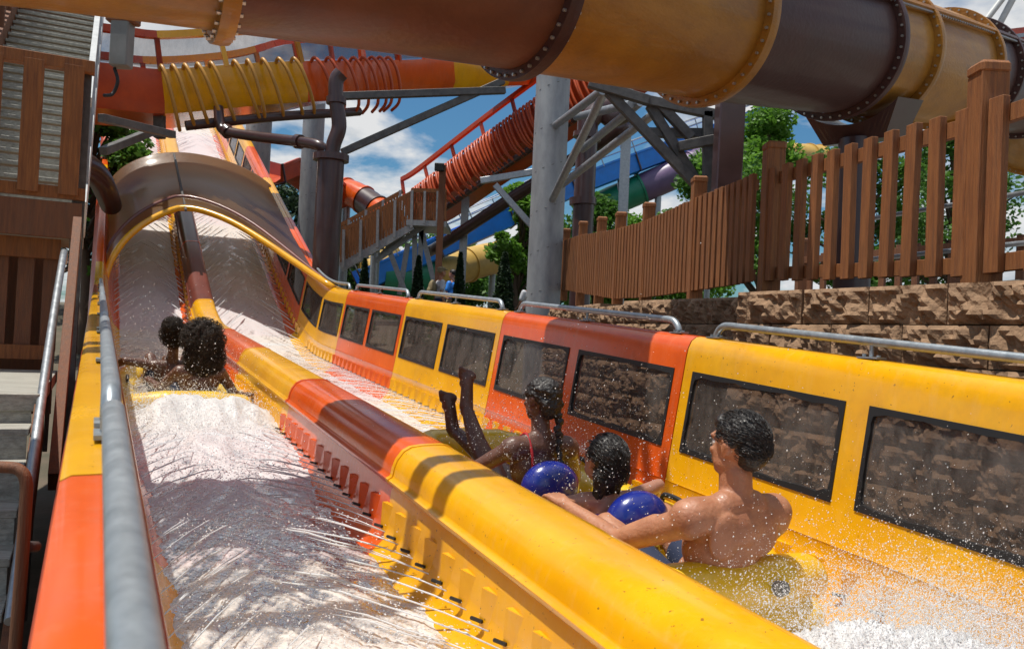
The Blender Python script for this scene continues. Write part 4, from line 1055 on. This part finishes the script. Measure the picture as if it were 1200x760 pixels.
def tpx(px,pytop,Y): 
    p=at(px,pytop,Y); g=gz(p.x,p.y); return V((p.x,p.y,g)), p.z-g
TG='leafy trees behind the slides'
for (px,pt,Y,rad,mm,nl,sz,lab,sd) in [
    (612,222,27,1.15,'leaf',9000,.10,'bright green tree directly left of the grey column',21),
    (700,240,30,1.9,'leaf_m',9000,.10,'green tree right of the grey column below the blue slide',22),
    (745,262,29,1.4,'leaf',6000,.10,'low bright green bush-like tree above the far fence bend',23),
    (900,140,27,2.3,'leaf',12000,.10,'bright green tree behind the fence below the brown tube',24),
    (820,190,30,1.8,'leaf_m',8000,.10,'green tree beside the dark steel frame',25),
    (1010,170,26,2.4,'leaf_m',10000,.10,'green tree seen through the pickets of the near fence',26),
    (455,300,36,2.4,'leaf',9000,.12,'pale green tree behind the background stair',27),
    (520,285,45,4.0,'leaf_m',10000,.16,'broad green tree low on the horizon under the orange flume',28),
    (395,285,34,2.2,'leaf_m',8000,.12,'green tree between the brown pipe and the stair',29),
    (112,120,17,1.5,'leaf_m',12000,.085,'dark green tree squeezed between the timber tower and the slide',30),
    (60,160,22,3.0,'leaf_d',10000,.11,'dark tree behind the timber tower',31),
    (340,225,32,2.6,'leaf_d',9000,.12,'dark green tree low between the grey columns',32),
    (650,290,48,4.5,'leaf_m',9000,.18,'wide distant tree low behind the grey column',33),
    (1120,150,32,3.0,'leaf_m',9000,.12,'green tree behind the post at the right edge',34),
    (780,280,50,4.5,'leaf',9000,.18,'wide distant tree behind the far fence run',35)]:
    b,hh=tpx(px,pt,Y); tree('leafy_tree',lab,b,hh,rad,M[mm],nl,sz,sd,TG)
# low shrubs as ground cover along the path
mb=MB(); rr=random.Random(9); VV=[];FF=[]
for _ in range(26000):
    x=rr.uniform(-9,14); y=rr.uniform(19,27); n1=noise.noise(V((x*.5,y*.5,3)))
    if n1 < -.05: continue
    z=gz(x,y)+rr.random()*(.35+.6*max(0,n1)); p=V((x,y,z)); u=V((rr.uniform(-1,1),rr.uniform(-1,1),rr.uniform(-.5,.5))).normalized()*.07; q=u.cross(V((rr.uniform(-1,1),.3,rr.uniform(-1,1)))).normalized()*.04
    k=len(VV); VV+=[p-u,p+q,p+u,p-q]; FF.append([k,k+1,k+2,k+3])
me=bpy.data.meshes.new('ground_cover'); me.from_pydata([tuple(v) for v in VV],[],FF); me.materials.append(M['leaf_m']); o=bpy.data.objects.new('ground_cover',me); COL.objects.link(o); tag(o,'low green shrubs covering the ground behind the slide','ground cover',kind='stuff')
# ------------------------------------------------------------------ people and rafts
def remeshed(name, shapes, voxel, m, parent, smooth=5, xf=None, disp=None):
    bm=bmesh.new()
    for sh in shapes:
        if sh[0]=='c':
            _,p1,r1,p2,r2=sh; p1=V(p1);p2=V(p2); d=(p2-p1); d.normalize()
            g=bmesh.ops.create_icosphere(bm,subdivisions=3,radius=1)
            for v in g['verts']:
                n=v.co.copy(); v.co = p2+n*r2 if n.dot(d)>=0 else p1+n*r1
        else:
            c=V(sh[1]); r=sh[2]; rot=sh[3] if len(sh)>3 else None
            g=bmesh.ops.create_icosphere(bm,subdivisions=3,radius=1)
            for v in g['verts']:
                n=V((v.co.x*r[0],v.co.y*r[1],v.co.z*r[2]))
                if rot: n=rot@n
                v.co=c+n
    if xf:
        for v in bm.verts: v.co=xf(v.co)
    off=wloc(parent)
    for v in bm.verts: v.co-=off
    me=bpy.data.meshes.new(name+'_raw'); bm.to_mesh(me); bm.free()
    o=bpy.data.objects.new(name+'_raw',me); COL.objects.link(o)
    r=o.modifiers.new('r','REMESH'); r.mode='VOXEL'; r.voxel_size=voxel; r.use_smooth_shade=True
    s=o.modifiers.new('s','SMOOTH'); s.factor=.5; s.iterations=smooth
    dg=bpy.context.evaluated_depsgraph_get(); dg.update()
    me2=bpy.data.meshes.new_from_object(o.evaluated_get(dg)); me2.name=name
    bpy.data.objects.remove(o); bpy.data.meshes.remove(me)
    if disp:
        for v in me2.vertices: v.co += v.normal*disp(v.co)
    me2.materials.clear(); me2.materials.append(m); me2.polygons.foreach_set('use_smooth',[True]*len(me2.polygons)); me2.update()
    o=bpy.data.objects.new(name,me2); COL.objects.link(o); o.parent=parent; return o
def RX(a): return Matrix.Rotation(a,3,'X')
def RY(a): return Matrix.Rotation(a,3,'Y')
def RZ(a): return Matrix.Rotation(a,3,'Z')
def hand(sh, w_, dirf, palmn, sc=1.0, thumb=1, curl=.5):
    """wrist w_, pointing dirf, palm normal palmn (palm side). adds palm, four fingers, thumb"""
    d=V(dirf).normalized(); n=V(palmn); n=(n-d*n.dot(d)).normalized(); x=d.cross(n)*thumb
    w_=V(w_)
    sh.append(('c',w_,.026*sc,w_+d*.03*sc,.028*sc))
    for k in (-1,-.33,.33,1): sh.append(('c',w_+d*.02*sc+x*k*.016*sc,.017*sc,w_+d*.085*sc+x*k*.030*sc,.0135*sc))
    for k,l in ((-1,.060),(-.33,.074),(.33,.080),(1,.070)):
        p=w_+d*.085*sc+x*k*.031*sc; dd=(d+n*curl*.35+x*k*.06).normalized(); q=p+dd*l*.5*sc
        d2=(d+n*curl*1.5+x*k*.04).normalized(); q2=q+d2*l*.32*sc; d3=(d+n*curl*3+x*k*.02).normalized(); q3=q2+d3*l*.25*sc
        sh += [('c',p,.0105*sc,q,.0095*sc),('c',q,.0095*sc,q2,.0085*sc),('c',q2,.0085*sc,q3,.0075*sc)]
    t0=w_+d*.025*sc+x*.028*sc; t1=t0+(d*.6+x*.8+n*.25).normalized()*.036*sc; t2=t1+(d*.9+x*.35+n*.4).normalized()*.034*sc
    sh += [('c',t0,.016*sc,t1,.0125*sc),('c',t1,.0125*sc,t2,.0095*sc)]
def foot(sh, an, toe, up_, sc=1.0):
    """ankle an, direction toe of sole, up_ = top of foot side"""
    d=V(toe).normalized(); u=V(up_); u=(u-d*u.dot(d)).normalized(); x=d.cross(u); an=V(an)
    heel=an-d*.045*sc-u*.045*sc
    sh += [('c',an,.036*sc,heel,.032*sc),('c',heel,.030*sc,an+d*.13*sc-u*.045*sc,.030*sc),('c',an,.034*sc,an+d*.11*sc-u*.035*sc,.030*sc),
           ('c',an+d*.10*sc-u*.045*sc-x*.018*sc,.024*sc,an+d*.135*sc-u*.05*sc+x*.022*sc,.022*sc)]
    for k,l,r in ((-1.6,.042,.015),(-.7,.036,.0105),(0,.032,.010),(.65,.028,.0095),(1.25,.022,.009)):
        p=an+d*.135*sc-u*.050*sc+x*k*.021*sc
        sh.append(('c',p,r*sc,p+d*l*sc+u*.004,r*.85*sc))
def head(sh, c, rot, sc=1.0):
    """skull, face, nose, ears; face looks along rot@+Y"""
    f=lambda x,y,z: V(c)+rot@V((x*sc,y*sc,z*sc))
    e=lambda x,y,z,a,b,c_: sh.append(('e',f(x,y,z),(a*sc,b*sc,c_*sc),rot))
    e(0,-.012,.025,.074,.094,.090); e(0,.030,-.030,.058,.062,.078); e(0,.055,-.080,.032,.030,.026)
    e(.040,.020,-.055,.022,.045,.032); e(-.040,.020,-.055,.022,.045,.032)
    e(0,.080,.030,.050,.014,.016); e(0,.092,-.005,.010,.014,.026); e(0,.099,-.026,.014,.012,.010)
    e(0,.086,-.052,.024,.010,.006); e(0,.084,-.062,.021,.010,.006)
    e(.033,.074,-.018,.018,.014,.014); e(-.033,.074,-.018,.018,.014,.014)
    for s in (-1,1):
        e(s*.076,-.002,.002,.008,.018,.030); e(s*.081,-.010,.012,.006,.016,.018); e(s*.074,.004,-.022,.007,.009,.010)
def eyes(parent, c, rot, sc, xf):
    for s in (-1,1):
        mb=MB(); mb.ico(xf(V(c)+rot@V((s*.029*sc,.073*sc,.006*sc))), .0115*sc, 3); mb.ico(xf(V(c)+rot@V((s*.029*sc,.0815*sc,.006*sc))), .0052*sc, 2, mi=1)
        mb.build('eye', [M['eye'],M['black']], parent, smooth=True)
        mb=MB(); mb.tube([xf(V(c)+rot@V((s*x*sc,.088*sc-abs(x-.03)*.3*sc,z*sc))) for x,z in ((.012,.028),(.03,.034),(.048,.026))], .004*sc, 6); mb.build('eyebrow', M['hair'], parent, smooth=True)
def mkxf(s, a, z0=-1.3, yaw=0, sc=1.0, rec=0):
    o=SP(s,a,z0); q=RZ(yaw)@RX(math.radians(rec)); Hs=(SP(s+.5,a,z0)-SP(s-.5,a,z0)).normalized(); U_=R.cross(Hs)
    def f(p):
        p=q@V(p)*sc; return o+R*p.x+Hs*p.y+U_*p.z
    return f
# ---- rafts
def raft(name_lab, s0, a0, length, width, backs, seats, low=0):
    xf=mkxf(s0,a0,-1.3+.05-low); t=thing('inflatable_raft', name_lab, 'raft', xf(V((0,0,-.04))))
    hw=width/2; r=.115
    # outer rounded tube ring, one continuous surface with slight bulges per chamber
    ring=[]; nn=72
    for i in range(nn):
        an=2*math.pi*i/nn; cx_=math.cos(an); sy=math.sin(an)
        x=hw*abs(cx_)**.55*(1 if cx_>0 else -1)*.9; y=length/2+length/2*abs(sy)**.45*(1 if sy>0 else -1)*.97
        zz=.13+.10*max(0,(y-length*.82)/(length*.18))+.02*max(0,(length*.1-y)/(length*.1))
        ring.append(V((x,y,zz)))
    mb=MB(); rad=[r*(1+.035*math.cos(i*2*math.pi/3)) for i in range(nn)]
    mb.tube([xf(p) for p in ring], rad, 22, closed=True); mb.build('side_tube', M['raft'], t, smooth=True)
    mb=MB(); mb.tube([xf(p+V((0,0,.0))+(p-V((0,length/2,.13))).normalized()*r*.99) for p in ring], .012, 6, closed=True); mb.build('seam', M['raft'], t, smooth=True)
    mb=MB(); n1=14; n2=30
    for i in range(n2+1):
        for j in range(n1+1):
            x=(j/n1-.5)*2*hw*.86; y=.1+(length-.2)*i/n2; mb.v.append(xf(V((x,y,.05+.012*math.sin(y*30)))))
    for i in range(n2):
        for j in range(n1): k=i*(n1+1)+j; mb.f.append([k,k+1,k+n1+2,k+n1+1]); mb.m.append(0)
    mb.build('floor', M['raft'], t, smooth=True)
    # raised inflated back cushion at the rear
    sh=[('c',(-hw*.78,.10,.20),.10,(-hw*.35,.02,.235),.10),('c',(-hw*.35,.02,.235),.10,(hw*.35,.02,.235),.10),('c',(hw*.35,.02,.235),.10,(hw*.78,.10,.20),.10),('c',(-hw*.55,-.01,.10),.10,(hw*.55,-.01,.10),.10)]
    remeshed('back_cushion', sh, .012, M['raft'], t, 4, xf)
    mb=MB(); mb.tube([xf(V((hw*.18,-.085,.25))), xf(V((hw*.18,-.115,.265)))], [.030,.024], 14); mb.build('valve', M['box_grey'], t, smooth=True, angle=40)
    for (x,y) in backs:
        c=V((x,y,.30)); sh=[('e',c,(.155,.10,.135)),('e',c+V((0,.02,-.14)),(.13,.10,.12))]
        b=remeshed('backrest', sh, .010, M['raft_blue'], t, 5, xf)
    for (sx_,y) in seats:
        mb=MB(); mb.tube([xf(p) for p in bez([V((sx_*hw*.86,y-.09,.245)),V((sx_*hw*.86,y-.07,.285)),V((sx_*hw*.86,y+.07,.285)),V((sx_*hw*.86,y+.09,.245))],4)], .013, 8); mb.build('handle', M['black'], t, smooth=True)
    return t
raft('yellow inflatable raft in the right lane carrying three riders with blue round backrests', 2.42, 2.15, 2.65, 1.0, [(-.04,.62),(-.14,1.22)], [(-1,1.0),(1,1.0),(-1,1.9),(1,1.9),(-1,.6),(1,.6)])
raft('yellow inflatable raft in the left lane ahead, ridden into the spray', 7.05, .70, 2.2, .98, [], [(-1,1.2),(1,1.2)], .07)
def strands(par, xf, ells, n_, mode, ln, r, seed, rot):
    q=random.Random(seed); mb=MB()
    for _ in range(n_):
        c,rr_=q.choice(ells); d=V((q.gauss(0,1),q.gauss(0,1),q.gauss(0,1))).normalized()
        if mode=='sleek' and (d.z < -.25 or (d.y > .75 and d.z<.3)): continue
        base=V(c)+rot@V((d.x*rr_[0],d.y*rr_[1],d.z*rr_[2]))
        dn=rot@d; pts=[base-dn*.004]
        if mode=='sleek':
            t=(rot@V((q.uniform(-.25,.25),-1,-.15)) ); t=(t-dn*t.dot(dn)).normalized()
            for k in range(1,5): pts.append(base+t*ln*k/4+dn*(.007*math.sin(k*.9)+q.uniform(0,.002))-dn*(ln*k/4)**2*4.5)
        else:
            a=dn.cross(V((q.random(),q.random(),q.random()))).normalized(); b=dn.cross(a); ph=q.uniform(0,6.28)
            for k in range(1,8):
                an=ph+k*1.15; pts.append(base+dn*ln*k/7+(a*math.cos(an)+b*math.sin(an))*.009)
        mb.tube([xf(p) for p in pts], [r]*(len(pts)-1)+[r*.3], 4)
    mb.build('hair_strands', M['hair'] if mode=='sleek' else M['hair_c'], par, smooth=True)
# ---- man
def person(label, xf, base):
    return thing('person', label, 'person', xf(V(base)))
xm=mkxf(2.60,2.10,-1.28,rec=5,sc=1.03)
man=person('shirtless man with short wet black hair seated at the back of the right raft', xm, (0,0,.05))
sh=[]
sh += [('e',(0,.0,.13),(.165,.125,.12)),('e',(0,-.035,.26),(.145,.10,.12)),('e',(0,-.075,.40),(.165,.105,.14)),('e',(0,-.105,.49),(.175,.095,.10)),
       ('c',(-.175,-.11,.525),.068,(.175,-.11,.525),.068),('c',(-.06,-.12,.56),.055,(.06,-.12,.56),.055),
       ('e',(-.085,-.175,.47),(.070,.022,.085)),('e',(.085,-.170,.47),(.070,.022,.085)),('e',(-.055,-.10,.22),(.05,.06,.12)),('e',(.055,-.10,.22),(.05,.06,.12)),
       ('c',(0,-.11,.55),.060,(0,-.085,.66),.058),('c',(-.03,-.12,.57),.05,(-.10,-.115,.545),.045),('c',(.03,-.12,.57),.05,(.10,-.115,.545),.045),
       ('e',(-.195,-.105,.515),(.066,.068,.072)),('e',(.190,-.105,.505),(.056,.060,.062))]
# left arm reaching forward to the handle, right arm down inside
sh += [('c',(-.205,-.10,.50),.054,(-.30,.14,.345),.042),('c',(-.24,.0,.44),.055,(-.28,.09,.38),.046),('c',(-.30,.14,.345),.042,(-.31,.25,.35),.041),('c',(-.31,.25,.35),.041,(-.345,.44,.37),.027)]
hand(sh,(-.345,.44,.37),(-.05,1,.10),(0,.1,-1),1.02,thumb=-1,curl=.6)
sh += [('c',(.205,-.10,.48),.048,(.27,.08,.30),.039),('c',(.27,.08,.30),.039,(.33,.30,.26),.027)]
hand(sh,(.33,.30,.26),(0,1,-.05),(0,.1,-1),1.02,thumb=1,curl=.6)
# legs: thighs up to the knees, shins down
for s in (-1,1):
    kn=(s*.135,.46,.27 if s<0 else .30)
    sh += [('c',(s*.095,.04,.13),.088,(s*.12,.25,.21),.075),('c',(s*.12,.25,.21),.075,kn,.056),('c',kn,.055,(s*.15,.60,.17),.052),('c',(s*.15,.60,.17),.052,(s*.15,.76,.10),.036)]
    foot(sh,(s*.15,.78,.09),(0,.85,.5),(0,-.4,.9),1.0)
hrot=RZ(math.radians(14))@RX(math.radians(-4))
hc=V((0,-.075,.755)); head(sh,hc,hrot,1.02)
remeshed('body', sh, .0068, M['skin_man'], man, 5, xm)
eyes(man,hc,hrot,1.02,xm)
def hair_shell(shapes, m, par, xf, vox, amp, fr, name='hair', st=(1,1,1)):
    return remeshed(name, shapes, vox, m, par, 3, xf, disp=lambda p: amp*(noise.fractal(V((p.x*st[0],p.y*st[1],p.z*st[2]))*fr,.8,2.1,4)))
f=lambda x,y,z: hc+hrot@V((x,y,z))
hair_shell([('e',f(0,-.018,.045),(.080,.098,.084),hrot),('e',f(0,-.060,.005),(.066,.058,.078),hrot),('e',f(0,.045,.082),(.058,.045,.034),hrot),('c',f(-.073,-.020,.02),.012,f(-.072,.002,-.004),.008),('c',f(.073,-.020,.02),.012,f(.072,.002,-.004),.008)], M['hair'], man, xm, .006, .0045, 45, st=(1.3,.5,.6))
strands(man,xm,[(f(0,-.018,.045),(.081,.099,.085)),(f(0,-.060,.005),(.067,.059,.079))],1500,'sleek',.042,.0011,1,hrot)
remeshed('swim_shorts',[('e',(0,.02,.12),(.182,.142,.115)),('c',(-.095,.06,.15),.098,(-.12,.25,.215),.084),('c',(.095,.06,.15),.098,(.12,.25,.215),.084)],.011,M['navy_cloth'],man,3,xm)
# ---- child in the middle
xc=mkxf(3.28,2.05,-1.28)
ch=person('child with wet dark hair between the two blue backrests of the right raft', xc, (0,0,.05))
sh=[('e',(0,0,.10),(.11,.10,.09)),('e',(0,-.03,.20),(.105,.075,.12)),('e',(0,-.07,.33),(.12,.075,.10)),('c',(-.12,-.08,.38),.045,(.12,-.08,.38),.045),('c',(0,-.08,.40),.042,(0,-.07,.50),.042)]
sh += [('c',(-.13,-.08,.38),.040,(-.26,.02,.34),.030),('c',(-.26,.02,.34),.030,(-.36,.17,.33),.020)]
hand(sh,(-.36,.17,.33),(-.4,1,0),(0,.1,-1),.75,thumb=-1,curl=.6)
sh += [('c',(.13,-.08,.39),.040,(.33,.0,.42),.031),('c',(.33,.0,.42),.031,(.36,.10,.31),.021)]
hand(sh,(.36,.10,.31),(.1,.7,-.5),(0,-.3,-1),.75,thumb=1,curl=.6)
for s in (-1,1):
    sh += [('c',(s*.065,.03,.10),.062,(s*.10,.32,.22),.042),('c',(s*.10,.32,.22),.040,(s*.11,.56,.10),.026)]
    foot(sh,(s*.11,.58,.09),(0,.9,.4),(0,-.3,.9),.72)
crot=RZ(math.radians(8))@RX(math.radians(12)); cc=V((-.02,-.06,.55)); head(sh,cc,crot,.95)
remeshed('body', sh, .0068, M['skin_child'], ch, 5, xc); eyes(ch,cc,crot,.95,xc)
f=lambda x,y,z: cc+crot@V((x,y,z))
hair_shell([('e',f(0,-.020,.040),(.084,.098,.088),crot),('e',f(0,-.066,-.03),(.072,.050,.095),crot),('c',f(-.055,-.05,-.03),.030,f(-.05,-.065,-.13),.022),('c',f(.055,-.05,-.03),.030,f(.05,-.065,-.13),.022)], M['hair'], ch, xc, .006, .009, 30, st=(1,1,.4))
strands(ch,xc,[(f(0,-.020,.040),(.085,.099,.089)),(f(0,-.066,-.03),(.073,.051,.096))],1300,'sleek',.055,.0011,2,crot)
remeshed('swimsuit',[('e',(0,0,.12),(.120,.110,.10)),('e',(0,-.03,.20),(.115,.083,.12)),('e',(0,-.07,.31),(.128,.083,.075))],.009,M['blue_cloth'],ch,3,xc)
# ---- woman at the front
xw=mkxf(3.92,2.03,-1.27)
wo=person('braided woman with red straps and raised feet at the front of the right raft', xw, (0,0,.05))
sh=[('e',(0,.0,.12),(.165,.13,.11)),('e',(0,-.05,.24),(.12,.09,.12)),('e',(0,-.09,.38),(.145,.09,.13)),('c',(-.15,-.12,.49),.055,(.15,-.12,.49),.055),('c',(0,-.12,.52),.050,(0,-.09,.63),.047),
    ('e',(-.165,-.115,.475),(.056,.058,.062)),('e',(.165,-.115,.475),(.056,.058,.062)),('c',(-.03,-.12,.53),.04,(-.10,-.12,.51),.038),('c',(.03,-.12,.53),.04,(.10,-.12,.51),.038)]
sh += [('c',(-.175,-.11,.47),.047,(-.34,.05,.31),.036),('c',(-.34,.05,.31),.036,(-.46,.30,.32),.024)]
hand(sh,(-.46,.30,.32),(-.15,1,.05),(0,.1,-1),.92,thumb=-1,curl=.6)
sh += [('c',(.18,-.11,.46),.046,(.32,.06,.28),.035),('c',(.32,.06,.28),.035,(.36,.26,.28),.024)]
hand(sh,(.36,.26,.28),(0,1,0),(0,.1,-1),.92,thumb=1,curl=.6)
sh += [('c',(-.09,.05,.13),.088,(-.03,.42,.28),.066),('c',(-.03,.42,.28),.062,(-.04,.55,.36),.058),('c',(-.04,.55,.36),.058,(-.05,.72,.54),.035)]
foot(sh,(-.052,.732,.56),(-.12,-.15,1),(-.5,-1,0),1.2)
sh += [('c',(.09,.05,.13),.088,(.04,.45,.25),.062),('c',(.04,.45,.25),.058,(0,.62,.31),.056),('c',(0,.62,.31),.056,(-.07,.84,.39),.035)]
foot(sh,(-.08,.852,.41),(-.30,-.12,1),(-.5,-1,0),1.2)
wrot=RZ(math.radians(18))@RX(math.radians(-3)); wc=V((0,-.085,.715)); head(sh,wc,wrot,.96)
remeshed('body', sh, .0075, M['skin_dark'], wo, 5, xw); eyes(wo,wc,wrot,.96,xw)
f=lambda x,y,z: wc+wrot@V((x,y,z))
hs=[('e',f(0,-.020,.040),(.083,.100,.084),wrot),('e',f(0,-.070,-.01),(.068,.050,.075),wrot)]
for k in range(8): hs.append(('e',f(.03*math.sin(k*2.2)*.2+.022,-.098-.004*k,-.06-.034*k),(.023-.001*k,.021,.022)))
hair_shell(hs, M['hair'], wo, xw, .006, .010, 34)
for sx_ in (-.085,.085):
    mb=MB(); pts=[xw(V((sx_,-.045,.52))), xw(V((sx_,-.12,.553))), xw(V((sx_*.95,-.185,.47))), xw(V((sx_*.8,-.190,.36))), xw(V((sx_*.6,-.158,.27)))]
    mb.tube(bez(pts,5), .008, 6); mb.build('strap', M['red_cloth'], wo, smooth=True)
remeshed('swimsuit',[('e',(0,.0,.14),(.175,.14,.11)),('e',(0,-.045,.24),(.128,.098,.10))],.010,M['red_cloth'],wo,3,xw)
# ---- riders of the left raft
xr=mkxf(7.50,.78,-1.31,rec=14)
t1=person('rear rider of the left raft with big curly dark hair and bare back', xr, (0,0,.05))
sh=[('e',(0,0,.12),(.165,.13,.11)),('e',(0,-.03,.25),(.14,.10,.12)),('e',(0,-.045,.37),(.16,.10,.12)),('c',(-.15,-.05,.46),.06,(.15,-.05,.46),.06),('c',(0,-.05,.50),.05,(-.01,-.02,.62),.048)]
sh += [('c',(.17,-.05,.45),.048,(.29,-.04,.27),.038),('c',(.29,-.04,.27),.038,(.40,.04,.23),.027)]
hand(sh,(.40,.04,.23),(.5,.8,-.1),(0,.1,-1),.9,thumb=1,curl=.6)
sh += [('c',(-.17,-.04,.45),.048,(-.28,.06,.28),.036),('c',(-.28,.06,.28),.036,(-.36,.22,.28),.026)]
hand(sh,(-.36,.22,.28),(-.1,1,0),(0,.1,-1),.9,thumb=-1,curl=.6)
for s in (-1,1):
    sh += [('c',(s*.09,.04,.12),.08,(s*.17-.04,.38,.40),.055),('c',(s*.17-.04,.38,.40),.054,(s*.19-.05,.62,.12),.034)]
    foot(sh,(s*.19-.05,.64,.11),(0,.95,.1),(0,-.1,1),.9)
hr=RZ(math.radians(5))@RX(math.radians(-14)); hcc=V((-.01,.015,.71)); head(sh,hcc,hr,.95)
remeshed('body', sh, .010, M['skin_dark'], t1, 5, xr); eyes(t1,hcc,hr,.95,xr)
def curls(c,r,n_,seed,rr_):
    q=random.Random(seed); out=[('e',c,(r[0]*.9,r[1]*.9,r[2]*.9))]
    for _ in range(n_):
        d=V((q.gauss(0,1),q.gauss(0,1),q.gauss(0,1))).normalized(); out.append(('e',V(c)+V((d.x*r[0],d.y*r[1],d.z*r[2])),(rr_*q.uniform(.6,1.1),)*3))
    return out
hair_shell(curls(V((.005,-.03,.745)),(.135,.125,.13),150,4,.026)+curls(V((.02,-.085,.60)),(.125,.06,.12),70,5,.026), M['hair_c'], t1, xr, .009, .014, 40)
strands(t1,xr,[(V((.005,-.03,.745)),(.14,.13,.135)),(V((.02,-.085,.60)),(.13,.065,.125))],2600,'curl',.045,.0016,3,Matrix.Identity(3))
remeshed('swim_shorts',[('e',(0,.0,.13),(.175,.14,.10)),('c',(-.09,.05,.14),.09,(-.15,.22,.27),.078),('c',(.09,.05,.14),.09,(.09,.22,.27),.078)],.012,M['navy_cloth'],t1,3,xr)
xr2=mkxf(7.9,.60,-1.31,rec=12)
t2=person('front rider of the left raft with curly puff hair and outstretched arm', xr2, (0,0,.05))
sh=[('e',(0,0,.12),(.15,.12,.10)),('e',(0,-.04,.25),(.125,.09,.12)),('e',(0,-.06,.38),(.14,.09,.11)),('c',(-.13,-.07,.46),.052,(.13,-.07,.46),.052),('c',(0,-.07,.50),.045,(0,-.05,.61),.044)]
sh += [('c',(-.15,-.06,.46),.042,(-.36,-.08,.50),.034),('c',(-.36,-.08,.50),.034,(-.50,.02,.40),.024)]
hand(sh,(-.50,.02,.40),(-.4,.9,-.2),(0,.1,-1),.88,thumb=-1,curl=.6)
sh += [('c',(.15,-.06,.46),.042,(.28,.05,.28),.034),('c',(.28,.05,.28),.034,(.38,.22,.27),.024)]
hand(sh,(.38,.22,.27),(0,1,0),(0,.1,-1),.88,thumb=1,curl=.6)
for s in (-1,1):
    sh += [('c',(s*.08,.04,.12),.074,(s*.15,.38,.38),.05),('c',(s*.15,.38,.38),.05,(s*.16,.60,.12),.032)]
    foot(sh,(s*.16,.62,.11),(0,.95,.1),(0,-.1,1),.85)
hr=RZ(math.radians(-10)); hcc=V((0,-.035,.71)); head(sh,hcc,hr,.92)
remeshed('body', sh, .010, M['skin_dark'], t2, 5, xr2); eyes(t2,hcc,hr,.92,xr2)
hair_shell(curls(V((0,-.055,.735)),(.088,.085,.082),90,14,.022)+curls(V((-.02,-.10,.82)),(.055,.055,.045),50,15,.02), M['hair_c'], t2, xr2, .009, .012, 40)
strands(t2,xr2,[(V((0,-.055,.735)),(.095,.092,.09)),(V((-.02,-.10,.82)),(.06,.06,.05))],1500,'curl',.035,.0015,4,Matrix.Identity(3))
remeshed('swim_shorts',[('e',(0,.0,.13),(.16,.13,.095)),('c',(-.08,.05,.14),.084,(-.13,.22,.26),.07),('c',(.08,.05,.14),.084,(.13,.22,.26),.07)],.012,M['navy_cloth'],t2,3,xr2)
# ---- far walkers
def walker(px, py, Y, label, top, shorts, skin, yaw, pack=None, hat=None):
    p=at(px,py,Y); zh=1.66; o=V((p.x,p.y,p.z-zh)); q=RZ(yaw)
    xf=lambda v: o+q@V(v)
    t=person(label, xf, (0,0,0)); sh=[('e',(0,0,.95),(.16,.12,.13)),('e',(0,0,1.15),(.14,.10,.16)),('e',(0,0,1.32),(.17,.11,.12)),('c',(-.16,0,1.40),.055,(.16,0,1.40),.055),('c',(0,0,1.42),.05,(0,.01,1.54),.048)]
    sh += [('c',(-.19,0,1.39),.048,(-.24,.04,1.13),.038),('c',(-.24,.04,1.13),.036,(-.20,.24,1.02),.026)]; hand(sh,(-.20,.24,1.02),(.1,1,0),(.5,0,-1),.95,-1,.5)
    sh += [('c',(.19,0,1.39),.048,(.24,-.04,1.13),.038),('c',(.24,-.04,1.13),.036,(.23,.06,.88),.026)]; hand(sh,(.23,.06,.88),(0,.3,-1),(-1,0,0),.95,1,.4)
    for s in (-1,1):
        sh += [('c',(s*.09,0,.93),.085,(s*.10,s*.10+.04,.50),.058),('c',(s*.10,s*.10+.04,.50),.055,(s*.10,s*.17-.04,.10),.038)]; foot(sh,(s*.10,s*.17-.04,.08),(0,1,0),(0,0,1),1)
    hc_=V((0,.02,1.64)); head(sh,hc_,Matrix.Identity(3),1.0); remeshed('body',sh,.014,skin,t,4,xf)
    remeshed('shirt',[('e',(0,0,1.12),(.17,.135,.17)),('e',(0,0,1.32),(.19,.125,.13)),('c',(-.17,0,1.39),.07,(-.22,.02,1.24),.062),('c',(.17,0,1.39),.07,(.22,-.02,1.24),.062)],.016,top,t,3,xf)
    remeshed('shorts',[('e',(0,0,.93),(.18,.14,.13)),('c',(-.09,0,.90),.10,(-.10,-.03,.58),.085),('c',(.09,0,.90),.10,(.10,.10,.58),.085)],.016,shorts,t,3,xf)
    remeshed('hair',[('e',(0,-.005,1.68),(.085,.10,.085))],.014,M['hair'] if not hat else hat,t,2,xf)
    if hat: remeshed('cap',[('e',(0,.01,1.73),(.09,.11,.05)),('e',(0,.12,1.71),(.06,.06,.012))],.012,hat,t,2,xf)
    if pack:
        remeshed('backpack',[('e',(0,-.20,1.25),(.14,.10,.20)),('e',(0,-.28,1.18),(.10,.05,.10))],.014,pack,t,3,xf)
    return t
walker(517,318,20.5,'walker in a pale grey shirt and cap carrying a tan backpack beyond the slide wall',M['white_cloth'],M['navy_cloth'],M['skin_man'],-1.2,M['tan_cloth'],M['tan_cloth'])
walker(531,320,21.2,'walker in a light blue shirt facing the one with the backpack',M['blue'],M['tan_cloth'],M['skin_child'],1.1)
walker(622,330,20,'walker in a white shirt half hidden behind the foot of the tall grey column',M['white_cloth'],M['navy_cloth'],M['skin_man'],.5)
